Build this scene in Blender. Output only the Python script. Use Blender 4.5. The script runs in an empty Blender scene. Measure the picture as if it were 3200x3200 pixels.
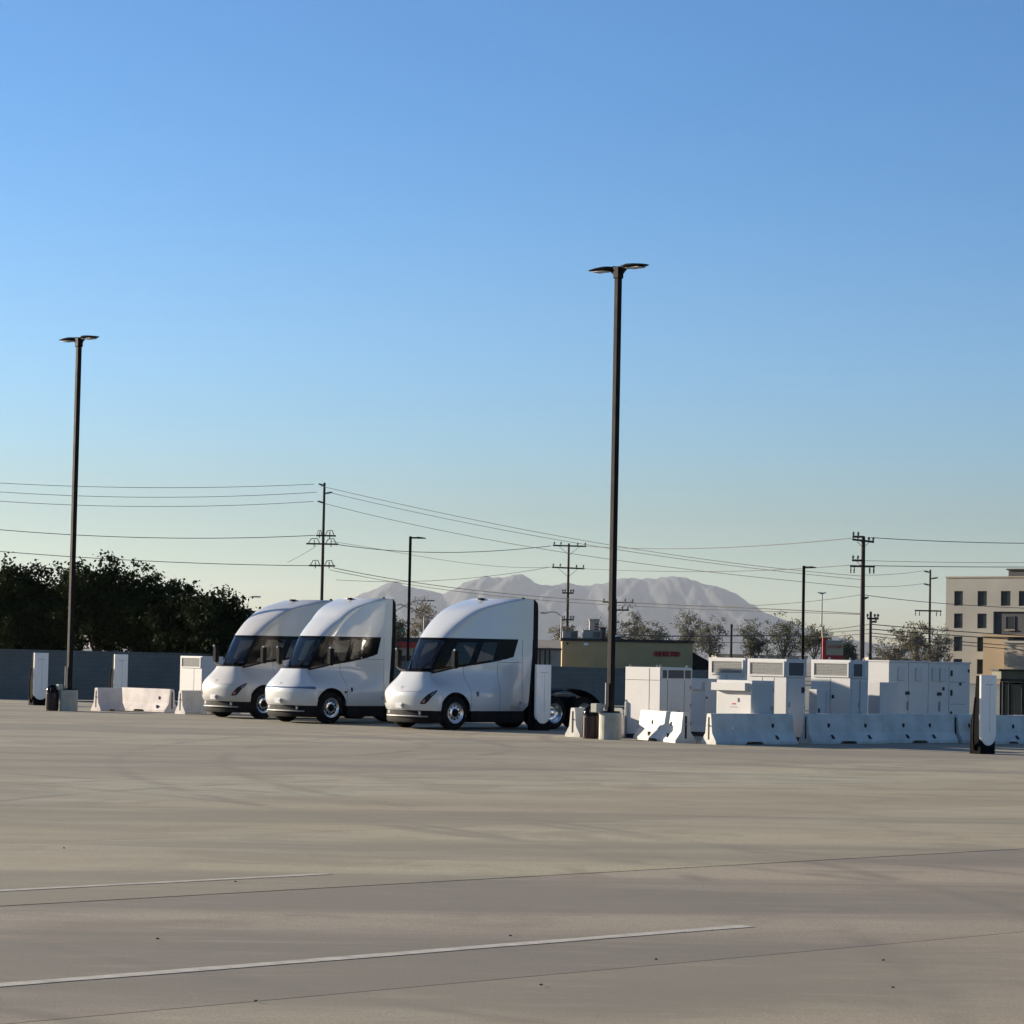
import bpy, bmesh, math, random
import numpy as np
from mathutils import Vector, Matrix

random.seed(7); np.random.seed(7)
S = bpy.context.scene
COL = S.collection
R = math.radians

# ------------------------------------------------------------------ camera
F_PX = 8500.0            # focal length in photo pixels (photo is 3200 x 3200)
CAM_H = 2.25
PITCH = math.atan(448 / F_PX)
ROLL = R(1.15)
Fv = Vector((0, math.cos(PITCH), math.sin(PITCH)))
U0 = Vector((0, -math.sin(PITCH), math.cos(PITCH)))
Rt = Vector((1, 0, 0)) * math.cos(ROLL) + U0 * math.sin(ROLL)
Up = Vector((-1, 0, 0)) * math.sin(ROLL) + U0 * math.cos(ROLL)
CAMP = Vector((0, 0, CAM_H))
cam = bpy.data.cameras.new('camera')
cam.sensor_width = 36
cam.lens = 36 * F_PX / 3200
cam.clip_start = 0.5
cam.clip_end = 60000
camo = bpy.data.objects.new('camera', cam)
COL.objects.link(camo)
m = Matrix((Rt, Up, -Fv)).transposed().to_4x4()
m.translation = CAMP
camo.matrix_world = m
S.camera = camo

# ------------------------------------------------------------------ sky, sun, exposure
SUN_AZ, SUN_EL = -60.5, 13.0       # degrees; azimuth measured clockwise from the view direction
w = bpy.data.worlds.new('World'); S.world = w; w.use_nodes = True
wn, wl = w.node_tree.nodes, w.node_tree.links
sky = wn.new('ShaderNodeTexSky'); sky.sky_type = 'NISHITA'; sky.sun_disc = False
sky.sun_elevation = R(SUN_EL); sky.sun_rotation = R(SUN_AZ)
sky.altitude = 0; sky.air_density = 1.0; sky.dust_density = 0.8; sky.ozone_density = 4.0
# the whole sky dome is read at a steeper elevation, so that the low band in view runs from pale horizon to clear blue
tc = wn.new('ShaderNodeTexCoord')
mp = wn.new('ShaderNodeVectorMath'); mp.operation = 'MULTIPLY'; mp.inputs[1].default_value = (1, 1, 2.9)
nz = wn.new('ShaderNodeVectorMath'); nz.operation = 'NORMALIZE'
wl.new(tc.outputs['Generated'], mp.inputs[0]); wl.new(mp.outputs[0], nz.inputs[0]); wl.new(nz.outputs[0], sky.inputs['Vector'])
bg = wn['Background']; bg.inputs[1].default_value = 0.098
hs_ = wn.new('ShaderNodeHueSaturation'); hs_.inputs['Saturation'].default_value = 0.90
gm_ = wn.new('ShaderNodeGamma'); gm_.inputs[1].default_value = 1.3
wl.new(sky.outputs[0], gm_.inputs[0]); wl.new(gm_.outputs[0], hs_.inputs['Color']); 
# low dusty air: the band above the horizon is warmer and the sky clears to blue with height, all the way round
sz_ = wn.new('ShaderNodeSeparateXYZ'); wl.new(tc.outputs['Generated'], sz_.inputs[0])
tn_ = wn.new('ShaderNodeValToRGB'); tn_.color_ramp.interpolation = 'B_SPLINE'
els = [(0.0, (.52, .42, .27)), (.05, (.73, .54, .34)), (.075, (.77, .74, .54)), (.11, (.81, .93, .78)), (.155, (.77, 1.02, .93)), (.24, (.59, 1.06, 1.14)), (.5, (1.15, 1.15, 1.06)), (1.0, (1.22, 1.15, 1.03))]
cr_ = tn_.color_ramp.elements
while len(cr_) < len(els): cr_.new(1.0)
for e_, (p_, c_) in zip(cr_, els): e_.position = p_; e_.color = (*[q / 1.5 for q in c_], 1)
wl.new(sz_.outputs[2], tn_.inputs[0])
ml_ = wn.new('ShaderNodeMix'); ml_.data_type = 'RGBA'; ml_.blend_type = 'MULTIPLY'; ml_.inputs[0].default_value = 1.0
wl.new(hs_.outputs[0], ml_.inputs[6]); wl.new(tn_.outputs[0], ml_.inputs[7]); wl.new(ml_.outputs[2], bg.inputs[0])
sl = bpy.data.lights.new('sun', 'SUN'); sl.energy = 3.6; sl.angle = R(0.5); sl.color = (1.0, 0.86, 0.68)
so = bpy.data.objects.new('sun', sl); COL.objects.link(so)
sd = Vector((math.sin(R(SUN_AZ)) * math.cos(R(SUN_EL)), math.cos(R(SUN_AZ)) * math.cos(R(SUN_EL)), math.sin(R(SUN_EL))))
so.rotation_euler = sd.to_track_quat('Z', 'Y').to_euler()
so.location = sd * 300
S.view_settings.view_transform = 'Standard'; S.view_settings.look = 'None'
S.view_settings.gamma = 1; S.view_settings.exposure = 1.54
S.view_settings.use_curve_mapping = False
S.cycles.max_bounces = 8; S.cycles.transparent_max_bounces = 24; S.cycles.volume_bounces = 1; S.cycles.caustics_reflective = False

# ------------------------------------------------------------------ pixel -> place
def ray(px, py):
    return Fv * F_PX + Rt * (px - 1600) - Up * (py - 1600)
def gp(px, py, z=0.0):                  # the point on the ground under a photo pixel
    r = ray(px, py); t = (z - CAM_H) / r.z
    return CAMP + r * t
def at(px, py, y):                      # the point on a photo pixel's ray at distance y
    r = ray(px, py)
    return CAMP + r * (y / r.y)
def gx(px, y):                          # ground point at pixel column px, distance y
    py = 2048
    for _ in range(6):
        p = at(px, py, y)
        py += (p.z - 0) * F_PX / y
    p = at(px, py, y); p.z = 0
    return p

GRID = R(43.0)                          # the lot's grid: u runs right and away, v right and nearer
Uu = Vector((math.cos(GRID), math.sin(GRID), 0)); Vv = Vector((math.sin(GRID), -math.cos(GRID), 0))

# ------------------------------------------------------------------ materials
def mat(name, col=(0.5, 0.5, 0.5), rough=0.5, metal=0.0, coat=0.0, spec=0.5, var=0.0, vscale=3.0, bump=0.0, bscale=40.0, col2=None, stretch=None, dirt=None):
    mt = bpy.data.materials.new(name); mt.use_nodes = True
    n, l = mt.node_tree.nodes, mt.node_tree.links
    b = n['Principled BSDF']
    b.inputs['Roughness'].default_value = rough; b.inputs['Metallic'].default_value = metal
    b.inputs['Coat Weight'].default_value = coat; b.inputs['Coat Roughness'].default_value = 0.05
    b.inputs['Specular IOR Level'].default_value = spec
    b.inputs['Base Color'].default_value = (*col, 1)
    co = n.new('ShaderNodeTexCoord')
    src = co.outputs['Object']
    if stretch:
        mpn = n.new('ShaderNodeMapping'); mpn.inputs['Scale'].default_value = stretch
        l.new(src, mpn.inputs[0]); src = mpn.outputs[0]
    if var or col2:
        nt = n.new('ShaderNodeTexNoise'); nt.inputs['Scale'].default_value = vscale; nt.inputs['Detail'].default_value = 5
        l.new(src, nt.inputs['Vector'])
        mx = n.new('ShaderNodeMix'); mx.data_type = 'RGBA'
        c2 = col2 if col2 else tuple(c * (1 - var) for c in col)
        mx.inputs[6].default_value = (*col, 1); mx.inputs[7].default_value = (*c2, 1)
        rp = n.new('ShaderNodeMapRange'); rp.inputs[1].default_value = 0.35; rp.inputs[2].default_value = 0.68
        l.new(nt.outputs[0], rp.inputs[0]); l.new(rp.outputs[0], mx.inputs[0])
        l.new(mx.outputs[2], b.inputs['Base Color'])
        rr = n.new('ShaderNodeMapRange'); rr.inputs[3].default_value = rough * 0.85; rr.inputs[4].default_value = min(1, rough * 1.2)
        l.new(nt.outputs[0], rr.inputs[0]); l.new(rr.outputs[0], b.inputs['Roughness'])
    if bump:
        bt = n.new('ShaderNodeTexNoise'); bt.inputs['Scale'].default_value = bscale; bt.inputs['Detail'].default_value = 6
        l.new(src, bt.inputs['Vector'])
        bm_ = n.new('ShaderNodeBump'); bm_.inputs['Strength'].default_value = bump; bm_.inputs['Distance'].default_value = 0.02
        l.new(bt.outputs[0], bm_.inputs['Height']); l.new(bm_.outputs[0], b.inputs['Normal'])
    return mt

def glass_mat(name, tint, refl=0.9, ior=1.45):
    mt = bpy.data.materials.new(name); mt.use_nodes = True
    n, l = mt.node_tree.nodes, mt.node_tree.links
    n.remove(n['Principled BSDF'])
    tr = n.new('ShaderNodeBsdfTransparent'); tr.inputs[0].default_value = (*tint, 1)
    gl = n.new('ShaderNodeBsdfGlossy'); gl.inputs['Roughness'].default_value = 0.02; gl.inputs[0].default_value = (refl, refl, refl, 1)
    fr = n.new('ShaderNodeFresnel'); fr.inputs[0].default_value = ior
    mx = n.new('ShaderNodeMixShader')
    l.new(fr.outputs[0], mx.inputs[0]); l.new(tr.outputs[0], mx.inputs[1]); l.new(gl.outputs[0], mx.inputs[2])
    l.new(mx.outputs[0], n['Material Output'].inputs[0])
    return mt

def leaf_mat(name, c1, c2, trans=0.25):
    mt = bpy.data.materials.new(name); mt.use_nodes = True
    n, l = mt.node_tree.nodes, mt.node_tree.links
    b = n['Principled BSDF']; b.inputs['Roughness'].default_value = 0.8; b.inputs['Specular IOR Level'].default_value = 0.06
    co = n.new('ShaderNodeTexCoord'); nt = n.new('ShaderNodeTexNoise'); nt.inputs['Scale'].default_value = 1.1; nt.inputs['Detail'].default_value = 4
    l.new(co.outputs['Object'], nt.inputs['Vector'])
    mx = n.new('ShaderNodeMix'); mx.data_type = 'RGBA'; mx.inputs[6].default_value = (*c1, 1); mx.inputs[7].default_value = (*c2, 1)
    rp = n.new('ShaderNodeMapRange'); rp.inputs[1].default_value = 0.35; rp.inputs[2].default_value = 0.65
    l.new(nt.outputs[0], rp.inputs[0]); l.new(rp.outputs[0], mx.inputs[0]); l.new(mx.outputs[2], b.inputs['Base Color'])
    tl = n.new('ShaderNodeBsdfTranslucent'); l.new(mx.outputs[2], tl.inputs[0])
    ms = n.new('ShaderNodeMixShader'); ms.inputs[0].default_value = trans
    l.new(b.outputs[0], ms.inputs[1]); l.new(tl.outputs[0], ms.inputs[2]); l.new(ms.outputs[0], n['Material Output'].inputs[0])
    return mt

def concrete_lot_mat():
    mt = bpy.data.materials.new('lot_concrete'); mt.use_nodes = True
    n, l = mt.node_tree.nodes, mt.node_tree.links
    b = n['Principled BSDF']; b.inputs['Roughness'].default_value = 0.85; b.inputs['Specular IOR Level'].default_value = 0.3
    geo = n.new('ShaderNodeNewGeometry')
    def mapping(rot, sc):
        q = n.new('ShaderNodeMapping'); q.inputs['Rotation'].default_value = (0, 0, rot); q.inputs['Scale'].default_value = sc
        l.new(geo.outputs['Position'], q.inputs[0]); return q.outputs[0]
    def noise(vec, sc, det=4, rough=0.55, dist=0.0):
        q = n.new('ShaderNodeTexNoise'); q.inputs['Scale'].default_value = sc; q.inputs['Detail'].default_value = det
        q.inputs['Roughness'].default_value = rough; q.inputs['Distortion'].default_value = dist
        l.new(vec, q.inputs['Vector']); return q.outputs[0]
    def rng(v, a, c, lo=0.0, hi=1.0):
        q = n.new('ShaderNodeMapRange'); q.interpolation_type = 'SMOOTHSTEP'
        q.inputs[1].default_value = a; q.inputs[2].default_value = c; q.inputs[3].default_value = lo; q.inputs[4].default_value = hi
        l.new(v, q.inputs[0]); return q.outputs[0]
    def mixc(f, a, c, typ='MIX'):
        q = n.new('ShaderNodeMix'); q.data_type = 'RGBA'; q.blend_type = typ
        if isinstance(f, float): q.inputs[0].default_value = f
        else: l.new(f, q.inputs[0])
        for i, v in ((6, a), (7, c)):
            if isinstance(v, tuple): q.inputs[i].default_value = (*v, 1)
            else: l.new(v, q.inputs[i])
        return q.outputs[2]
    def math_(op, a, c=None):
        q = n.new('ShaderNodeMath'); q.operation = op
        for i, v in ((0, a), (1, c)):
            if v is None: continue
            if isinstance(v, (int, float)): q.inputs[i].default_value = v
            else: l.new(v, q.inputs[i])
        return q.outputs[0]
    iso = mapping(0, (1, 1, 1))
    along_u = mapping(-GRID, (0.22, 1.0, 1))
    cross = mapping(R(12), (0.18, 1.0, 1))
    c = mixc(rng(noise(iso, 0.11, 3), 0.38, 0.62), (0.43, 0.39, 0.315), (0.42, 0.41, 0.335))
    c = mixc(rng(noise(along_u, 0.35, 5, 0.6, 0.5), 0.42, 0.66, 0, 0.7), c, (0.335, 0.30, 0.25))
    c = mixc(rng(noise(cross, 0.28, 5, 0.6, 0.8), 0.45, 0.68, 0, 0.65), c, (0.31, 0.305, 0.26))
    c = mixc(rng(noise(iso, 0.05, 2), 0.5, 0.7, 0, 0.5), c, (0.52, 0.455, 0.33))
    # slab to slab tint
    oi = n.new('ShaderNodeObjectInfo')
    sv = rng(oi.outputs['Random'], 0, 1, 0.86, 1.08)
    cm = n.new('ShaderNodeVectorMath'); cm.operation = 'SCALE'; l.new(c, cm.inputs[0]); l.new(sv, cm.inputs['Scale']); c = cm.outputs[0]
    # rubber tyre arcs left by turning trucks
    sep = n.new('ShaderNodeSeparateXYZ'); l.new(geo.outputs['Position'], sep.inputs[0])
    nw = noise(iso, 0.6, 3)
    for cx, cy, rad, wd, amt in ((-18, 66, 16.0, .30, .6), (-18, 66, 18.1, .30, .55), (14, 34, 22.0, .22, .55), (14, 34, 24.1, .22, .5), (6, 20, 37, .3, .45), (6, 20, 39.2, .3, .45), (-30, 20, 33, .25, .5), (-30, 20, 35.1, .25, .5), (22, 75, 21, .3, .5), (22, 75, 23.1, .3, .5), (40, 60, 46, .3, .45), (40, 60, 48.1, .3, .45), (-6, 95, 46, .3, .5), (-6, 95, 48.1, .3, .45)):
        dx = math_('SUBTRACT', sep.outputs[0], cx); dy = math_('SUBTRACT', sep.outputs[1], cy)
        d = math_('SQRT', math_('ADD', math_('MULTIPLY', dx, dx), math_('MULTIPLY', dy, dy)))
        a = math_('ABSOLUTE', math_('SUBTRACT', d, rad))
        f = math_('MULTIPLY', rng(a, wd, 0.0, 0.0, 1.0), rng(nw, 0.36, 0.58, 0.0, min(1, amt * 1.45)))
        c = mixc(f, c, (0.20, 0.185, 0.17))
    # oil spots and fine grain
    c = mixc(rng(noise(iso, 1.3, 4), 0.64, 0.74, 0, 0.45), c, (0.21, 0.20, 0.18))
    c = mixc(rng(noise(iso, 0.45, 6, 0.65, 0.6), 0.47, 0.64, 0, 0.65), c, (0.26, 0.235, 0.19))
    c = mixc(rng(noise(cross, 0.16, 5, 0.6, 1.2), 0.48, 0.62, 0, 0.8), c, (0.215, 0.21, 0.19))
    c = mixc(rng(noise(iso, 14, 6, 0.7), 0.35, 0.7, 0, 0.40), c, (0.22, 0.20, 0.17))
    c = mixc(rng(noise(iso, 48, 3, 0.6), 0.42, 0.66, 0, 0.62), c, (0.19, 0.17, 0.145))
    c = mixc(rng(noise(along_u, 3.0, 6, 0.7), 0.5, 0.75, 0, 0.25), c, (0.50, 0.47, 0.41))
    q = n.new('ShaderNodeMix'); q.data_type = 'RGBA'; q.blend_type = 'MULTIPLY'; q.inputs[0].default_value = 1.0
    l.new(c, q.inputs[6]); l.new(oi.outputs['Color'], q.inputs[7]); c = q.outputs[2]
    l.new(c, b.inputs['Base Color'])
    bt = noise(iso, 60, 6)
    bp = n.new('ShaderNodeBump'); bp.inputs['Strength'].default_value = 0.25; bp.inputs['Distance'].default_value = 0.01
    l.new(bt, bp.inputs['Height']); l.new(bp.outputs[0], b.inputs['Normal'])
    return mt

M = {
    'lot': concrete_lot_mat(),
    'joint': mat('joint_sealant', (0.055, 0.05, 0.045), 0.9, var=0.4, vscale=6),
    'earth': mat('far_ground', (0.22, 0.20, 0.16), 0.95, var=0.35, vscale=0.02, col2=(0.13, 0.14, 0.10)),
    'line': mat('worn_white_paint', (0.54, 0.50, 0.42), 0.85, col2=(0.36, 0.325, 0.265), vscale=4.5, bump=.3, bscale=60),
    'paint': mat('white_truck_paint', (0.585, 0.605, 0.605), 0.32, coat=0.9, var=0.03, vscale=1.5),
    'paint_dusty': mat('dusty_white_truck_paint', (0.50, 0.495, 0.48), 0.42, coat=0.6, var=0.12, vscale=1.8),
    'black': mat('black_plastic', (0.008, 0.008, 0.009), 0.7, spec=.15, var=0.3, vscale=4),
    'gloss': mat('black_gloss', (0.004, 0.004, 0.005), 0.15, spec=0.07),
    'matte': mat('black_matte', (0.008, 0.008, 0.009), 0.9, spec=0.2),
    'rubber': mat('tyre_rubber', (0.010, 0.010, 0.010), 0.9, spec=.15, var=0.3, vscale=5, bump=0.2),
    'alu': mat('polished_aluminium', (0.78, 0.78, 0.78), 0.22, metal=1.0, var=0.15, vscale=8),
    'steel': mat('grey_steel', (0.32, 0.32, 0.31), 0.5, metal=0.3, var=0.2, vscale=5),
    'chrome': mat('chrome', (0.85, 0.85, 0.85), 0.08, metal=1.0),
    'seam': mat('panel_gap', (0.10, 0.105, 0.11), 0.8),
    'seat': mat('seat_fabric', (0.09, 0.09, 0.095), 0.85, var=0.2),
    'inter': mat('cab_lining', (0.24, 0.24, 0.25), 0.8, var=0.15),
    'lens': mat('lamp_lens', (0.012, 0.012, 0.015), 0.25, spec=.25),
    'amber': mat('amber_lens', (0.42, 0.16, 0.10), 0.2, coat=0.6),
    'lightbar': mat('light_bar_lens', (0.10, 0.13, 0.24), 0.1, coat=1.0),
    'plate': mat('licence_plate', (0.55, 0.56, 0.58), 0.5, var=0.15, vscale=20),
    'script': mat('grey_lettering', (0.25, 0.25, 0.28), 0.6),
    'white': mat('powder_coat_white', (0.57, 0.565, 0.545), 0.45, var=0.05, vscale=2.2, bump=0.05, bscale=25),
    'white2': mat('powder_coat_white_b', (0.53, 0.53, 0.52), 0.5, var=0.08, vscale=1.6, bump=0.05, bscale=25),
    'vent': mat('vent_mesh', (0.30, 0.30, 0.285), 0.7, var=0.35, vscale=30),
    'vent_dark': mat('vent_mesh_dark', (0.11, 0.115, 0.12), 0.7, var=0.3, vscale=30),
    'charger': mat('charger_white', (0.88, 0.86, 0.82), 0.35, coat=0.4, var=0.06, vscale=2.0, stretch=(5, 5, .6)),
    'charger_blk': mat('charger_black', (0.004, 0.004, 0.005), 0.8, spec=.08),
    'barrier': mat('painted_barrier_concrete', (0.68, 0.65, 0.595), 0.75, var=0.24, vscale=2.2, bump=0.35, bscale=18),
    'barrier_old': mat('stained_barrier_concrete', (0.64, 0.585, 0.55), 0.8, var=0.22, vscale=2.0, bump=0.4, bscale=18),
    'hole': mat('dark_recess', (0.03, 0.03, 0.035), 0.9),
    'conc': mat('footing_concrete', (0.43, 0.42, 0.36), 0.85, var=0.18, vscale=3.5, bump=0.3, bscale=25),
    'bronze': mat('dark_bronze_steel', (0.0065, 0.006, 0.0065), 0.65, spec=.15, var=0.3, vscale=2),
    'maroon': mat('maroon_bin_steel', (0.035, 0.011, 0.012), 0.45, var=0.3, vscale=4),
    'wood': mat('creosote_wood', (0.045, 0.028, 0.024), 0.9, var=0.4, vscale=1.2, stretch=(6, 6, .6)),
    'wire': mat('weathered_wire', (0.06, 0.065, 0.06), 0.7),
    'insul': mat('insulator_grey', (0.12, 0.13, 0.13), 0.4),
    'galv': mat('galvanised_steel', (0.30, 0.31, 0.31), 0.5, metal=0.4, var=0.15),
    'stucco': mat('tan_stucco', (0.43, 0.335, 0.17), 0.9, var=0.15, vscale=0.5, bump=0.3, bscale=8),
    'stucco2': mat('pink_tan_stucco', (0.42, 0.35, 0.28), 0.9, var=0.2, vscale=0.8, bump=0.3, bscale=8),
    'hotel': mat('hotel_stucco', (0.37, 0.35, 0.30), 0.9, var=0.14, vscale=0.25, bump=0.2, bscale=4),
    'hotel2': mat('hotel_ochre', (0.45, 0.33, 0.20), 0.9, var=0.14, vscale=0.3, bump=0.2, bscale=4),
    'hotel3': mat('hotel_taupe', (0.38, 0.32, 0.24), 0.9, var=0.12, vscale=0.3),
    'charcoal': mat('charcoal_cladding', (0.035, 0.037, 0.045), 0.7, var=0.2, vscale=0.4),
    'win': mat('window_glass_dark', (0.03, 0.038, 0.042), 0.25, spec=.25, var=0.4, vscale=0.9),
    'blind': mat('window_blind', (0.16, 0.15, 0.13), 0.8),
    'fascia': mat('dark_roof_edge', (0.02, 0.019, 0.018), 0.8),
    'red': mat('sign_red', (0.42, 0.02, 0.022), 0.55, var=0.2, vscale=1),
    'cream': mat('sign_cream', (0.42, 0.35, 0.24), 0.7, var=0.1, vscale=1),
    'hvac': mat('hvac_beige', (0.42, 0.37, 0.31), 0.7, var=0.15, vscale=1),
    'hvac_dark': mat('hvac_dark', (0.06, 0.05, 0.05), 0.8),
    'lowbuild': mat('pale_warehouse', (0.55, 0.52, 0.46), 0.8, var=0.25, vscale=0.12),
    'lamp_white': mat('wall_light_housing', (0.85, 0.85, 0.82), 0.4),
    'green': mat('street_sign_green', (0.01, 0.12, 0.06), 0.5),
    'slatgreen': mat('olive_slats', (0.12, 0.115, 0.075), 0.8, var=0.2, vscale=2),
    'bark': mat('bark', (0.10, 0.08, 0.06), 0.95, var=0.4, vscale=3, bump=0.5, bscale=10),
    'bark2': mat('pale_bark', (0.24, 0.21, 0.17), 0.95, var=0.4, vscale=2, bump=0.4, bscale=10),
    'leafdark': leaf_mat('ficus_leaf', (0.012, 0.019, 0.006), (0.026, 0.036, 0.011), 0.1),
    'leafgrey': leaf_mat('eucalyptus_leaf', (0.11, 0.115, 0.09), (0.20, 0.19, 0.15), 0.3),
    'leafolive': leaf_mat('olive_leaf', (0.085, 0.095, 0.06), (0.15, 0.145, 0.10), 0.3),
    'leafbrown': leaf_mat('dry_leaf', (0.15, 0.13, 0.09), (0.22, 0.19, 0.13), 0.3),
    'rock': mat('mountain_scrub', (0.022, 0.023, 0.023), 1.0, col2=(0.016, 0.018, 0.018), vscale=0.0016),
    'stone': mat('small_stone', (0.09, 0.08, 0.07), 0.9),
    'glass': glass_mat('tinted_windscreen', (0.55, 0.60, 0.66), .9, 1.6),
    'glass_teal': glass_mat('teal_windscreen', (0.36, 0.60, 0.60), .9, 1.6),
    'glass_side': glass_mat('dark_side_glass', (0.30, 0.31, 0.33), .7, 1.4),
}

# block wall material: courses of grey concrete block
def block_mat():
    mt = bpy.data.materials.new('grey_block'); mt.use_nodes = True
    n, l = mt.node_tree.nodes, mt.node_tree.links
    b = n['Principled BSDF']; b.inputs['Roughness'].default_value = 0.92
    co = n.new('ShaderNodeTexCoord')
    sep = n.new('ShaderNodeSeparateXYZ'); l.new(co.outputs['Object'], sep.inputs[0])
    cb = n.new('ShaderNodeCombineXYZ'); l.new(sep.outputs[0], cb.inputs[0]); l.new(sep.outputs[2], cb.inputs[1])
    br = n.new('ShaderNodeTexBrick'); br.inputs['Scale'].default_value = 1.0
    br.inputs['Brick Width'].default_value = 0.4; br.inputs['Row Height'].default_value = 0.2; br.inputs['Mortar Size'].default_value = 0.008
    br.inputs['Color1'].default_value = (0.20, 0.185, 0.16, 1); br.inputs['Color2'].default_value = (0.18, 0.168, 0.147, 1); br.inputs['Mortar'].default_value = (0.145, 0.137, 0.122, 1)
    l.new(cb.outputs[0], br.inputs['Vector'])
    nt = n.new('ShaderNodeTexNoise'); nt.inputs['Scale'].default_value = 0.7; nt.inputs['Detail'].default_value = 5
    l.new(co.outputs['Object'], nt.inputs['Vector'])
    rp = n.new('ShaderNodeMapRange'); rp.inputs[3].default_value = 0.75; rp.inputs[4].default_value = 1.2; l.new(nt.outputs[0], rp.inputs[0])
    sc = n.new('ShaderNodeVectorMath'); sc.operation = 'SCALE'; l.new(br.outputs[0], sc.inputs[0]); l.new(rp.outputs[0], sc.inputs['Scale'])
    l.new(sc.outputs[0], b.inputs['Base Color'])
    bp = n.new('ShaderNodeBump'); bp.inputs['Strength'].default_value = 0.5; bp.inputs['Distance'].default_value = 0.01; bp.invert = True
    l.new(br.outputs['Fac'], bp.inputs['Height']); l.new(bp.outputs[0], b.inputs['Normal'])
    return mt
M['block'] = block_mat()

# ------------------------------------------------------------------ mesh helpers
class MB:
    def __init__(s): s.v = []; s.f = []; s.sm = []
    def add(s, vs, fs, smooth=False):
        o = len(s.v); s.v += [tuple(p) for p in vs]; s.f += [tuple(i + o for i in f) for f in fs]; s.sm += [smooth] * len(fs); return s
    def box(s, x0, x1, y0, y1, z0, z1):
        return s.add([(x0, y0, z0), (x1, y0, z0), (x1, y1, z0), (x0, y1, z0), (x0, y0, z1), (x1, y0, z1), (x1, y1, z1), (x0, y1, z1)],
                     [(0, 3, 2, 1), (4, 5, 6, 7), (0, 1, 5, 4), (1, 2, 6, 5), (2, 3, 7, 6), (3, 0, 4, 7)])
    def bbox(s, x0, x1, y0, y1, z0, z1, b=0.015):        # box with bevelled edges
        bm = bmesh.new()
        bmesh.ops.create_cube(bm, size=1)
        for vv in bm.verts:
            vv.co = Vector(((x0 + x1) / 2 + vv.co.x * (x1 - x0), (y0 + y1) / 2 + vv.co.y * (y1 - y0), (z0 + z1) / 2 + vv.co.z * (z1 - z0)))
        bmesh.ops.bevel(bm, geom=bm.edges[:], offset=b, segments=2, profile=0.5, affect='EDGES')
        bm.verts.index_update()
        s.add([v.co.copy() for v in bm.verts], [[v.index for v in f.verts] for f in bm.faces]); bm.free(); return s
    def prism(s, poly, axis, a, b):                      # extrude a 2D polygon along an axis
        n = len(poly)
        def P(q, t):
            return {'x': (t, q[0], q[1]), 'y': (q[0], t, q[1]), 'z': (q[0], q[1], t)}[axis]
        vs = [P(q, a) for q in poly] + [P(q, b) for q in poly]
        fs = [tuple(range(n))[::-1], tuple(range(n, 2 * n))] + [(i, (i + 1) % n, n + (i + 1) % n, n + i) for i in range(n)]
        return s.add(vs, fs)
    def tube(s, pts, rad, n=8, cap=True, smooth=True):
        pts = [Vector(p) for p in pts]
        rs = rad if isinstance(rad, (list, tuple)) else [rad] * len(pts)
        vs, fs = [], []
        for i, p in enumerate(pts):
            d = (pts[min(i + 1, len(pts) - 1)] - pts[max(i - 1, 0)]).normalized()
            a = d.orthogonal().normalized() if abs(d.z) < 0.95 else Vector((1, 0, 0))
            a = (a - d * a.dot(d)).normalized(); b2 = d.cross(a)
            if abs(d.z) < 0.95:
                a = Vector((0, 0, 1)); a = (a - d * a.dot(d)).normalized(); b2 = d.cross(a)
            for k in range(n):
                t = 2 * math.pi * k / n
                vs.append(p + (a * math.cos(t) + b2 * math.sin(t)) * rs[i])
        for i in range(len(pts) - 1):
            for k in range(n):
                fs.append((i * n + k, i * n + (k + 1) % n, (i + 1) * n + (k + 1) % n, (i + 1) * n + k))
        s.add(vs, fs, smooth)
        if cap:
            s.add([vs[k] for k in range(n)], [tuple(range(n))[::-1]]); s.add(vs[-n:], [tuple(range(n))])
        return s
    def lathe(s, prof, c=(0, 0, 0), axis='z', n=24, smooth=True):   # prof: list of (r, h)
        vs, fs = [], []
        for r, h in prof:
            for k in range(n):
                t = 2 * math.pi * k / n; a, b = r * math.cos(t), r * math.sin(t)
                q = (a, b, h) if axis == 'z' else ((a, h, b) if axis == 'y' else (h, a, b))
                vs.append((q[0] + c[0], q[1] + c[1], q[2] + c[2]))
        for i in range(len(prof) - 1):
            for k in range(n):
                fs.append((i * n + k, i * n + (k + 1) % n, (i + 1) * n + (k + 1) % n, (i + 1) * n + k))
        return s.add(vs, fs, smooth)
    def grid(s, rows, smooth=True, flip=False):
        nr, nc = len(rows), len(rows[0]); vs = [p for r in rows for p in r]
        fs = []
        for i in range(nr - 1):
            for j in range(nc - 1):
                q = (i * nc + j, i * nc + j + 1, (i + 1) * nc + j + 1, (i + 1) * nc + j)
                fs.append(q[::-1] if flip else q)
        return s.add(vs, fs, smooth)
    def mesh(s, name, mt):
        me = bpy.data.meshes.new(name); me.from_pydata(s.v, [], s.f)
        me.polygons.foreach_set('use_smooth', s.sm)
        me.materials.append(M[mt] if isinstance(mt, str) else mt); me.update(); return me
    def build(s, name, mt, parent=None, fix=True):
        me = s.mesh(name, mt)
        if fix:
            bm = bmesh.new(); bm.from_mesh(me); bmesh.ops.recalc_face_normals(bm, faces=bm.faces[:]); bm.to_mesh(me); bm.free()
        o = bpy.data.objects.new(name, me); COL.objects.link(o); o.parent = parent; return o

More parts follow.
